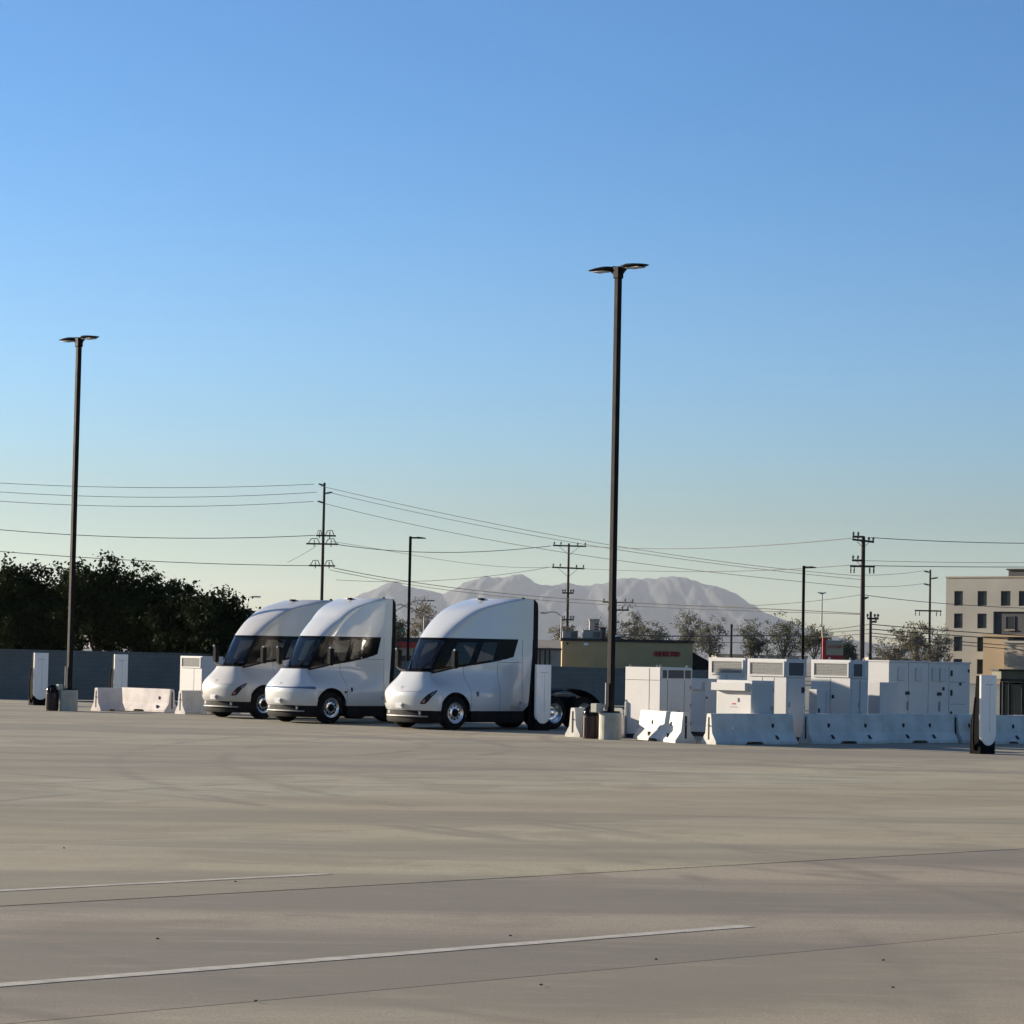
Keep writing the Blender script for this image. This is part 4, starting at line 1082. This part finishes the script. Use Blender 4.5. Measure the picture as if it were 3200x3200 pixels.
# dark shelter at the right edge
def shelter():
    d = 96.0
    x0 = gx(3130, d).x
    s_ = d / F_PX
    root = empty('bin_shelter', (x0, d, 0), R(-2), 'dark-framed shelter with olive slatted panels at the right edge', 'shelter')
    zt = at(3160, 2097, d).z; zb_ = at(3160, 2131, d).z
    MB().box(-.05, 3.2, -.1, 2.2, zb_ + .1, zt).build('roof', 'slatgreen', root)
    MB().box(-.15, 3.3, -.2, 2.3, zt + .002, zt + .06).build('roof_edge', 'fascia', root)
    MB().box(-.08, 3.2, -.13, 2.2, zb_, zb_ + .097).build('beam', 'fascia', root)
    for x in (.0, .22, .68, 1.3): MB().box(x, x + .09, -.1, .0, -.04, zb_ - .003).build('post', 'fascia', root)
    for a, b_ in ((.095, .215), (.315, .675), (.775, 1.295)):
        k = max(2, int((b_ - a) / .055))
        for i in range(k):
            xa = a + (b_ - a) * i / k
            MB().box(xa + .003, xa + (b_ - a) / k - .006, -.07, -.04, .05, zb_ - .08).build('slat', 'slatgreen', root)
    MB().box(.0, 3.2, .5, .56, -.04, zb_ - .01).build('back_wall', 'matte', root)
shelter()

# ================================================================== trucks
HW = 1.22
# a wide lower body with fenders carries a narrower teardrop cab; every height z has a plan outline:
# a rounded front cap (front point f, cap depth a, ending at xc) and sides W(x, z) flaring to the full width at the rear
ZF = [.56, .62, .75, .95, 1.08, 1.15, 1.30, 1.50, 1.70, 1.72, 2.74, 2.86, 3.0, 3.17, 3.32, 3.45, 3.56, 3.65, 3.74, 3.81, 3.86, 3.90, 3.935, 3.96, 3.975]
XC = [-.50, -.50, -.50, -.50, -.50, -.51, -.53, -.55, -.56, -.38, .24, .35, .49, .68, .89, 1.09, 1.29, 1.50, 1.80, 2.10, 2.36, 2.58, 2.79, 2.94, 3.04]
CA = [.56, .62, .66, .68, .67, .62, .50, .32, .16, .22, .26, .26, .26, .26, .27, .28, .30, .32, .36, .42, .50, .60, .70, .80, .9]
CP = [2.1, 2.1, 2.1, 2.1, 2.1, 2.2, 2.4, 2.6, 2.8, 2.5, 2.5, 2.5, 2.5, 2.5, 2.5, 2.5, 2.5, 2.5, 2.5, 2.5, 2.4, 2.3, 2.2, 2.1, 2.0]
WUX = [-.60, -.40, .0, .28, .70, 1.1, 1.6, 2.1, 2.6, 3.1]
WUY = [.60, .55, .63, .71, .83, .93, 1.04, 1.13, 1.19, 1.22]
def Wd(x, z):
    wl = HW - .05 * max(0.0, (.72 - z) / .16)
    if z < 1.0: return wl
    t = min(1.0, max(0.0, (z - 1.02) / .72)); g = t * t * (3 - 2 * t)
    wu = interp(x, WUX, WUY)
    wu -= .07 * max(0.0, z - 2.0) * min(1.0, max(0.0, (3.1 - x) / 1.6))
    return wl + (wu - wl) * g
def prof(z):
    xc, a, p = interp(z, ZF, XC), interp(z, ZF, CA), interp(z, ZF, CP)
    return xc - a, xc, p
def arc(z, phi, off=0.0):                # phi -90 (driver side, -y) .. 90
    f, s_, p = prof(z); hw = Wd(s_, z)
    c, sn = abs(math.cos(phi)), abs(math.sin(phi))
    x = s_ - (s_ - f) * c ** (2 / p); y = hw * (1 if phi >= 0 else -1) * sn ** (2 / p)
    if off:
        e = 1e-3; q = max(-math.pi / 2 + e, min(math.pi / 2 - e, phi))
        x0, y0 = arc(z, q - e)[:2]; x1, y1 = arc(z, q + e)[:2]
        dx, dy = x1 - x0, y1 - y0; l_ = math.hypot(dx, dy) or 1
        x += -dy / l_ * off; y += dx / l_ * off
    return (x, y, z)
XR_Z = [(.56, 2.80), (.74, 2.97), (1.4, 3.03), (2.3, 3.10), (3.98, 3.12)]
def xrear(z): return interp(z, [a for a, b in XR_Z], [b for a, b in XR_Z])
def zband(x): return interp(x, [-.5, -.38, 1.88, 2.38, 2.56], [1.70, 1.72, 2.085, 2.20, 2.74])
XE0, XE1 = 2.38, 2.56
PHIS = [math.pi / 2 * math.copysign(abs(t) ** .75, t) for t in np.linspace(-1, 1, 41)]
def truck(label, P, style, paintm, glassm, script=True, rot=0.0, short=False):
    KX, XB = 1.0, 3.12
    root = empty('semi_truck', P, GRID + rot, label, 'truck', 'parked white semi trucks')
    # ---- lower body
    body = MB()
    xs_side = sorted([round(-.62 * math.cos(math.pi * k / 26), 5) for k in range(4, 27)] + [-.5, .75, .95, 1.2, 1.5, 1.7, 1.88, 2.05, 2.2, 2.38, 2.44, 2.50, 2.56, 2.65, 2.80, 2.97, 3.12])
    def z_low(x):
        if abs(x) <= .62: return .50 + math.sqrt(max(0, .62 ** 2 - x * x)) if abs(x) < .619 else .56
        return .56
    nr = 14
    def column_side(x, sy):
        z0, z1 = max(.56, z_low(x)), zband(x)
        out = []
        for i in range(nr + 1):
            z = z0 + (z1 - z0) * i / nr
            xx = min(x, xrear(z))
            out.append((xx, sy * Wd(xx, z), z))
        return out
    def column_arc(phi):
        z1 = 1.70
        zz = np.array([0, .07, .16, .27, .36, .45, .52, .57, .62, .68, .74, .80, .87, .94, 1.0])
        return [arc(.56 + (z1 - .56) * float(t), phi) for t in zz]
    cols = [column_side(x, -1) for x in xs_side[::-1]] + [column_arc(p) for p in PHIS[1:-1]] + [column_side(x, 1) for x in xs_side]
    body.grid(cols)
    # ---- upper body
    zs = list(np.linspace(2.74, 3.3, 9)) + list(np.linspace(3.36, 3.8, 12)) + list(np.linspace(3.82, 3.975, 16))
    rows = []
    for z in zs:
        s_ = prof(z)[1]; xr = 3.12
        fr = np.linspace(0, 1, 14)
        row = [(xr - (xr - s_) * t, -Wd(xr - (xr - s_) * t, z), z) for t in fr] + [arc(z, p) for p in PHIS[1:-1]] + [(s_ + (xr - s_) * t, Wd(s_ + (xr - s_) * t, z), z) for t in fr]
        rows.append(row)
    body.grid(rows)
    top = rows[-1]; n_ = len(top)
    body.add(top, [(i, i + 1, n_ - 2 - i, n_ - 1 - i) for i in range(n_ // 2 - 1)], True)
    bo = body.build('cab_body', paintm, root, fix=True)
    # soft normals except real creases
    for p_ in bo.data.polygons: p_.use_smooth = True
    try: bo.data.set_sharp_from_angle(angle=R(38))
    except Exception: pass
    # back of the cab and black fairing edge
    MB().box(3.03, 3.095, -1.17, 1.17, .7, 3.90).build('rear_wall', 'black', root)
    for sy in (-1, 1):
        b = MB(); b.prism([(3.122, 3.985), (3.18, 3.96), (3.30, 3.86), (3.33, 3.6), (3.34, 2.2), (3.22, .75), (2.975, .74), (3.105, 2.3)], 'y', min(sy * 1.15, sy * 1.215), max(sy * 1.15, sy * 1.215)); b.build('side_fairing', 'black', root)
    b = MB(); b.prism([(3.122, 3.97), (3.18, 3.95), (3.30, 3.85), (3.30, 3.78), (3.122, 3.8)], 'y', -1.149, 1.149); b.build('roof_fairing', 'black', root)
    # ---- glass band: columns run along the perimeter, rows up
    def band_pt(kind, t, h):             # h 0..1 from lower to upper edge
        if kind == 'arc':
            z = 1.72 + (2.74 - 1.72) * h
            return arc(z, t)
        sy, fr = t
        # solve: x between s(z) and rear edge of the window
        xe = XE0 + (XE1 - XE0) * h
        zlo = zband(-.38 + (XE0 + .38) * fr); z = zlo + (2.74 - zlo) * h
        s_ = prof(z)[1]
        x = s_ + (xe - s_) * fr
        return (x, sy * Wd(x, z), z)
    hs = np.linspace(0, 1, 11)
    def inset(pt, d_): return pt
    def patch(name, mt, cols_, hlo, hhi, par):
        b = MB(); b.grid([[band_pt(k, t, hlo + (hhi - hlo) * float(h)) for h in hs] for k, t in cols_]); return b.build(name, mt, par)
    A = math.pi / 2
    wl_ = .80                            # windscreen reaches this sine fraction round the corner
    ph_w = [p for p in PHIS if abs(p) < R(71)]
    ws = patch('windscreen', glassm, [('arc', p) for p in ph_w], .09, .93, root)
    frame_cols = [('arc', p) for p in ph_w]
    patch('window_frame', 'gloss', frame_cols, 0, .09, root); patch('window_frame', 'gloss', frame_cols, .93, 1, root)
    for sy in (-1, 1):
        arcs = sorted([p for p in PHIS if abs(p) >= abs(ph_w[0]) - 1e-6 and p * sy > 0], key=abs)
        arcs = [('arc', p) for p in arcs if abs(p) < A - 1e-6] 
        sides = lambda a, c, n=8: [('side', (sy, a + (c - a) * i / n)) for i in range(n + 1)]
        patch('pillar', 'gloss', arcs + sides(0, .13), 0, 1, root)
        for a, c, hl, hh in ((.13, .40, .10, .86), (.49, .70, .10, .86)):
            patch('side_window', 'glass_side', sides(a, c), hl, hh, root)
            patch('window_frame', 'gloss', sides(a, c), 0, hl, root); patch('window_frame', 'gloss', sides(a, c), hh, 1, root)
        patch('pillar', 'gloss', sides(.40, .49), 0, 1, root); patch('pillar', 'gloss', sides(.70, 1.0), 0, 1, root)
    # ---- cowl: black ledge between the bonnet and the foot of the windscreen
    b = MB(); b.grid([[arc(1.70, p) for p in PHIS], [arc(1.72, p) for p in PHIS]], smooth=False)
    for sy in (-1, 1): b.add([(-.50, sy * Wd(-.5, 1.70), 1.70), (-.56, sy * Wd(-.56, 1.7), 1.70), (-.38, sy * Wd(-.38, 1.72), 1.72)], [(0, 1, 2)])
    b.build('cowl', 'matte', root)
    # ---- interior
    MB().box(-.45, 2.0, -1.0, 1.0, 1.15, 1.19).build('floor', 'inter', root)
    MB().box(1.95, 2.0, -.98, .98, 1.2, 2.9).build('bulkhead', 'inter', root)
    b = MB(); b.prism([(-.40, 1.2), (-.42, 1.66), (-.20, 1.74), (.0, 1.66), (-.05, 1.2)], 'y', -.5, .5); b.build('dashboard', 'matte', root)
    for sy in (-1, 1):
        MB().bbox(-.02, .02, sy * .40 - .15, sy * .40 + .15, 1.74, 1.96, .01).build('screen', 'gloss', root)
    b = MB(); b.bbox(.50, 1.02, -.27, .27, 1.45, 1.60, .05); b.bbox(.95, 1.12, -.27, .27, 1.55, 2.25, .05); b.bbox(.98, 1.10, -.14, .14, 2.28, 2.50, .04); b.build('driver_seat', 'seat', root)
    b = MB(); b.lathe([(.23, -.015), (.245, 0), (.23, .015), (.215, 0), (.23, -.015)], (0, 0, 0), 'x', 20); sw = b.build('steering_wheel', 'matte', root); sw.location = (.22, 0, 1.83); sw.rotation_euler = (0, R(25), 0)
    MB().bbox(1.35, 1.85, -.85, -.4, 1.3, 1.75, .05).build('passenger_seat', 'seat', root)
    # ---- nose fittings
    def surf_patch(name, mt, f2, nu, nv, off, par):
        b = MB(); b.grid([[arc(*f2(i / nu, j / nv), off) for j in range(nv + 1)] for i in range(nu + 1)]); return b.build(name, mt, par)
    if style == 'lamp':
        for sy in (-1, 1):
            def leaf(t, v):
                zu = interp(t, [0, .15, .4, .75, 1], [.80, .90, 1.03, 1.13, 1.18]); zl = interp(t, [0, .3, .5, .75, 1], [.75, .765, .86, 1.02, 1.17])
                return (zl + (zu - zl) * v, sy * R(interp(t, [0, .4, .7, 1], [39, 52, 62.5, 78])))
            hl = surf_patch('headlight', 'lens', leaf, 18, 8, .006, root)
            def bulb(t, v):
                q = leaf(.10 + .18 * t, .25 + .45 * v); return q
            surf_patch('indicator', 'amber', bulb, 6, 4, .011, hl)
            def strip(t, v): return leaf(.62 + .25 * t, .40 + .25 * v)
            surf_patch('daytime_light', 'script', strip, 6, 3, .011, hl)
        surf_patch('hood_seam', 'seam', lambda t, v: (1.115 + .008 * v, R(-38) + R(76) * t), 24, 1, .003, root)
    else:
        surf_patch('light_bar', 'lightbar', lambda t, v: (1.12 + (v - .5) * (.035 + .07 * abs(2 * t - 1) ** 2.2) * (1 if abs(2 * t - 1) < .93 else (1 - abs(2 * t - 1)) / .07), R(-84) + R(168) * t), 60, 3, .007, root)
        MB().prism([(.50, 1.02), (.63, 1.02), (.60, .97), (.56, .945), (.52, .985)], 'y', -HW - .008, -HW - .001).build('badge', 'hole', root)
    # plate and nose emblem
    pl = MB().bbox(-1.20, -1.165, -.15, .15, .62, .77, .006).build('licence_plate', 'plate', root)
    MB().box(-1.206, -1.2005, -.13, -.06, .66, .73).build('plate_mark', 'script', pl)
    fe = prof(1.22)[0]
    b = MB(); b.add([(fe - .012 + .72 * (z - 1.22), y, z) for y, z in ((-.06, 1.27), (.06, 1.27), (.055, 1.25), (.014, 1.25), (0, 1.16), (-.014, 1.25), (-.055, 1.25))], [(0, 1, 2, 3, 4, 5, 6)]); b.build('emblem', 'vent', root)
    # ---- black bumper and grey step below the nose
    b = MB(); rows = []
    for z, sc in ((.20, .955), (.30, .975), (.44, .975), (.555, .97)):
        rows.append([(lambda q: (q[0] + (1 - sc) * 1.5, q[1] * sc, z))(arc(.62, p)) for p in PHIS])
    b.grid(rows); b.build('bumper', 'black', root)
    b = MB(); rows = []
    PS = [p for p in PHIS if -R(60) <= p <= R(60)]
    for z, o_ in ((.36, .97), (.37, 1.01), (.405, 1.01), (.415, .97)):
        rows.append([(lambda q: (q[0] + (1 - o_) * 1.2, q[1] * .93, z))(arc(.62, p)) for p in PS])
    b.grid(rows); b.build('bumper_step', 'steel', root)
    for yy in (-.62, .62): MB().bbox(-.98, -.90, yy - .12, yy + .12, .44, .54, .01).build('tow_cover', 'steel', root)
    # ---- chassis, skirts, tanks
    MB().box(-.8, 2.75, -1.0, 1.0, .22, .548).build('underbody', 'matte', root)
    MB().box(-.62, .62, -1.0, 1.0, .55, 1.13).build('wheel_house', 'matte', root)
    for sy in (-1, 1):
        MB().box(.66, 2.80, min(sy * 1.13, sy * 1.20), max(sy * 1.13, sy * 1.20), .22, .548).build('side_skirt', 'black', root)
        MB().box(3.09, 6.35, min(sy * .34, sy * .44), max(sy * .34, sy * .44), .72, .98).build('frame_rail', 'black', root)
        arc_pts = [(4.75 + 1.42 * math.cos(a), .52 + .74 * math.sin(a)) for a in np.linspace(0.12, math.pi - .12, 16)]
        rows = [[(x, sy * 1.24, z), (x, sy * .62, z)] for x, z in arc_pts]
        f_ = MB(); f_.grid(rows); rows2 = [[(x, sy * 1.24, z - .05), (x, sy * .62, z - .05)] for x, z in arc_pts]; f_.grid(rows2); f_.build('rear_fender', 'black', root)
        MB().bbox(3.12, 3.5, min(sy * .6, sy * 1.18), max(sy * .6, sy * 1.18), .30, .78, .03).build('battery_box', 'black', root)
    MB().box(3.4, 4.1, -.33, .33, .70, 1.0).build('drive_unit', 'matte', root)
    b = MB(); b.bbox(4.3, 5.5, -.5, .5, 1.02, 1.10, .02); b.build('fifth_wheel', 'steel', root)
    MB().box(6.25, 6.35, -1.05, 1.05, .5, .75).build('rear_bumper', 'black', root)
    for sy in (-1, 1): MB().bbox(6.351, 6.39, sy * .85 - .12, sy * .85 + .12, .56, .68, .01).build('tail_light', 'red', root)
    # ---- wheels
    def wheel(x, sy, dual):
        wr = empty('wheel', (0, 0, 0)); bpy.data.objects.remove(wr)
        yo = sy * 1.20
        wd = .30
        r0 = .505
        def yv(v): return v * sy
        prof_t = [(.30, 0), (.34, .012), (.42, .0), (.475, -.02), (r0, -.06), (r0, -wd + .06), (.475, -wd + .02), (.30, -wd)]
        if sy > 0: pt = [(r_, v) for r_, v in prof_t]
        else: pt = [(r_, -v) for r_, v in prof_t]
        t = MB().lathe(pt, (0, 0, 0), 'y', 40).build('tyre', 'rubber', root); t.location = (x, yo, .505)
        if dual:
            t2 = MB().lathe([(a, b_ - sy * .34) for a, b_ in pt], (0, 0, 0), 'y', 32).build('tyre', 'rubber', root); t2.location = (x, yo, .505)
        # rim: deep dish on the drive wheels, domed disc with ten holes in front
        sgn = sy
        if dual:
            rp = [(.312, .008), (.295, .0), (.275, -.13), (.20, -.17), (.11, -.17), (.105, -.10), (.08, -.085), (.001, -.085)]
        else:
            rp = [(.312, .012), (.30, .012), (.285, -.02), (.255, -.03)]
        rim = MB().lathe([(a, b_ * sgn) for a, b_ in rp], (0, 0, 0), 'y', 40).build('rim', 'alu', t)
        if not dual:
            b = MB(); nh = 10
            # disc with hand holes: annulus segments
            ro, ri, hc, hr = .256, .12, .198, .030
            vs, fs = [], []
            for k in range(nh):
                a0 = 2 * math.pi * k / nh
                a1 = 2 * math.pi * (k + 1) / nh; am = (a0 + a1) / 2
                sub = 12
                outer = []
                for q in range(4): a_ = a0 + (a1 - a0) * q / 3; outer.append((ro * math.cos(a_), ro * math.sin(a_)))
                for q in (1, 2): outer.append(((ro + (ri - ro) * q / 3) * math.cos(a1), (ro + (ri - ro) * q / 3) * math.sin(a1)))
                for q in range(4): a_ = a1 + (a0 - a1) * q / 3; outer.append((ri * math.cos(a_), ri * math.sin(a_)))
                for q in (2, 1): outer.append(((ro + (ri - ro) * q / 3) * math.cos(a0), (ro + (ri - ro) * q / 3) * math.sin(a0)))
                cx, cy = hc * math.cos(am), hc * math.sin(am)
                base = len(vs)
                for (ox, oy) in outer:
                    rr = math.hypot(ox, oy); vs.append((ox, sgn * (-.03 - (.256 - rr) * .02 + (.02 if rr < .15 else 0)), oy))
                for (ox, oy) in outer:
                    l_ = math.hypot(ox - cx, oy - cy); hx, hy = cx + (ox - cx) / l_ * hr, cy + (oy - cy) / l_ * hr
                    vs.append((hx, sgn * -.032, hy))
                nn = len(outer)
                for q in range(nn): fs.append((base + q, base + (q + 1) % nn, base + nn + (q + 1) % nn, base + nn + q))
            b.add(vs, fs, True); b.build('wheel_disc', 'alu', t)
            MB().lathe([(a, b_ * sgn) for a, b_ in [(.12, -.015), (.11, .02), (.09, .05), (.06, .06), (.001, .06)]], (0, 0, 0), 'y', 24).build('hub_cap', 'black', t)
            MB().lathe([(a, b_ * sgn) for a, b_ in [(.26, -.10), (.001, -.10)]], (0, 0, 0), 'y', 24).build('brake_drum', 'matte', t)
            nb = MB()
            for k in range(10):
                a_ = 2 * math.pi * k / 10; nb.lathe([(.014, sgn * -.03), (.014, sgn * .0), (.001, sgn * .002)], (.143 * math.cos(a_), 0, .143 * math.sin(a_)), 'y', 6)
            nb.build('wheel_nut', 'chrome', t)
    for sy in (-1, 1):
        wheel(0.0, sy, False); wheel(4.12, sy, True); wheel(5.40, sy, True)
    MB().tube([(0, -.95, .505), (0, .95, .505)], .06, 8).build('axle', 'matte', root)
    # ---- side details
    def side_strip(name, x0, x1, zlo, zhi, mt, n_=14, off=.004):
        for sy in (-1, 1):
            b = MB(); b.grid([[(x, sy * (Wd(x, z) + off), z) for x in (x0, x1)] for z in np.linspace(zlo, zhi, n_)], smooth=False); b.build(name, mt, root)
    side_strip('door_seam', .625, .637, .57, zband(.63) - .01, 'seam')
    if not short: side_strip('door_seam', 1.79, 1.802, .57, zband(1.8) - .01, 'seam')
    side_strip('panel_seam', 2.70, 2.712, .62, 2.72, 'seam')
    b = MB(); b.grid([[(x, -Wd(x, z) - .004, z) for z in (2.03, 2.042)] for x in np.linspace(1.81, 2.70, 8)], smooth=False); b.build('panel_seam', 'seam', root)
    MB().bbox(.84, .92, -HW - .010, -HW + .02, 1.0, 1.14, .005).build('door_handle', 'seam' if style == 'lamp' else 'hole', root)
    MB().bbox(2.60, 2.65, -HW - .01, -HW - .001, .76, .86, .004).build('latch', 'script', root)
    if script:
        text_mesh('Tesla', .20, .001, 'side_lettering', 'script', root, (2.40, -HW - .004, .605), (R(90), 0, 0), .35)
    # ---- mirrors
    for sy in (-1, 1):
        b = MB(); b.tube([(-.40, sy * .53, 1.70), (-.36, sy * .95, 1.76), (-.20, sy * 1.27, 1.84)], [.05, .04, .03], 8); arm = b.build('mirror_arm', 'black', root)
        b = MB(); b.bbox(-.20, -.06, sy * 1.29 - .09, sy * 1.29 + .09, 1.82, 2.36, .035); mh = b.build('mirror', 'matte', root)
        b = MB(); b.lathe([(.001, -.05), (.02, -.03), (.03, 0), (.02, .03), (.001, .05)], (-.20, sy * 1.33, 2.37), n=12); b.build('mirror_lamp', 'chrome', mh)
    # wipers, roof fittings
    for sy in (-1, 1):
        p0, p1 = arc(1.76, sy * R(20), .03), arc(2.40, sy * R(66), .03)
        MB().tube([p0, ((p0[0] + p1[0]) / 2, (p0[1] + p1[1]) / 2, (p0[2] + p1[2]) / 2), p1], .014, 6).build('wiper', 'matte', root)
    MB().bbox(1.95 * KX, 1.95 * KX + .2, -.06, .06, 3.93, 3.99, .015).build('roof_antenna', 'black', root)
    MB().bbox(XB - .15, XB - .07, -.9, -.82, 3.96, 4.03, .015).build('marker_lamp', 'black', root)
    if short:                            # shorter cab: everything behind the front wheel arch moves up
        keep = ('tyre', 'frame_rail', 'rear_fender', 'battery_box', 'drive_unit', 'fifth_wheel', 'rear_bumper', 'tail_light', 'axle', 'steering_wheel')
        for o in root.children:
            if o.name.split('.')[0] in keep: continue
            for v in o.data.vertices:
                if v.co.x > .66: v.co.x = .66 + (v.co.x - .66) * .715
            o.data.update()
    return root

def truck_at(px, py): return gp(px, py) - Vv * 1.21
truck('rightmost parked white semi truck, leaf-shaped headlight, charging post at its tail', truck_at(1422, 2281), 'lamp', 'paint', 'glass')
truck('middle parked white semi truck with a thin dark light bar across its nose', truck_at(1034, 2262), 'bar', 'paint', 'glass_teal', script=False, short=True)
truck('leftmost parked white semi truck, dustier, partly hidden behind the middle one', truck_at(824, 2247), 'lamp', 'paint_dusty', 'glass')

# ================================================================== haze
hz = MB().box(-13200, 13200, -250, 33300, -2, 800)
ho = hz.build('haze', 'white'); ho.data.materials.clear()
hm = bpy.data.materials.new('haze_air'); hm.use_nodes = True
hn, hl_ = hm.node_tree.nodes, hm.node_tree.links
hn.remove(hn['Principled BSDF'])
pv = hn.new('ShaderNodeVolumePrincipled'); pv.inputs['Color'].default_value = (0.66, 0.73, 0.84, 1); pv.inputs['Density'].default_value = 0.0000185; pv.inputs['Anisotropy'].default_value = 0.3
hl_.new(pv.outputs[0], hn['Material Output'].inputs['Volume'])
ho.data.materials.append(hm); tag(ho, kind='stuff')
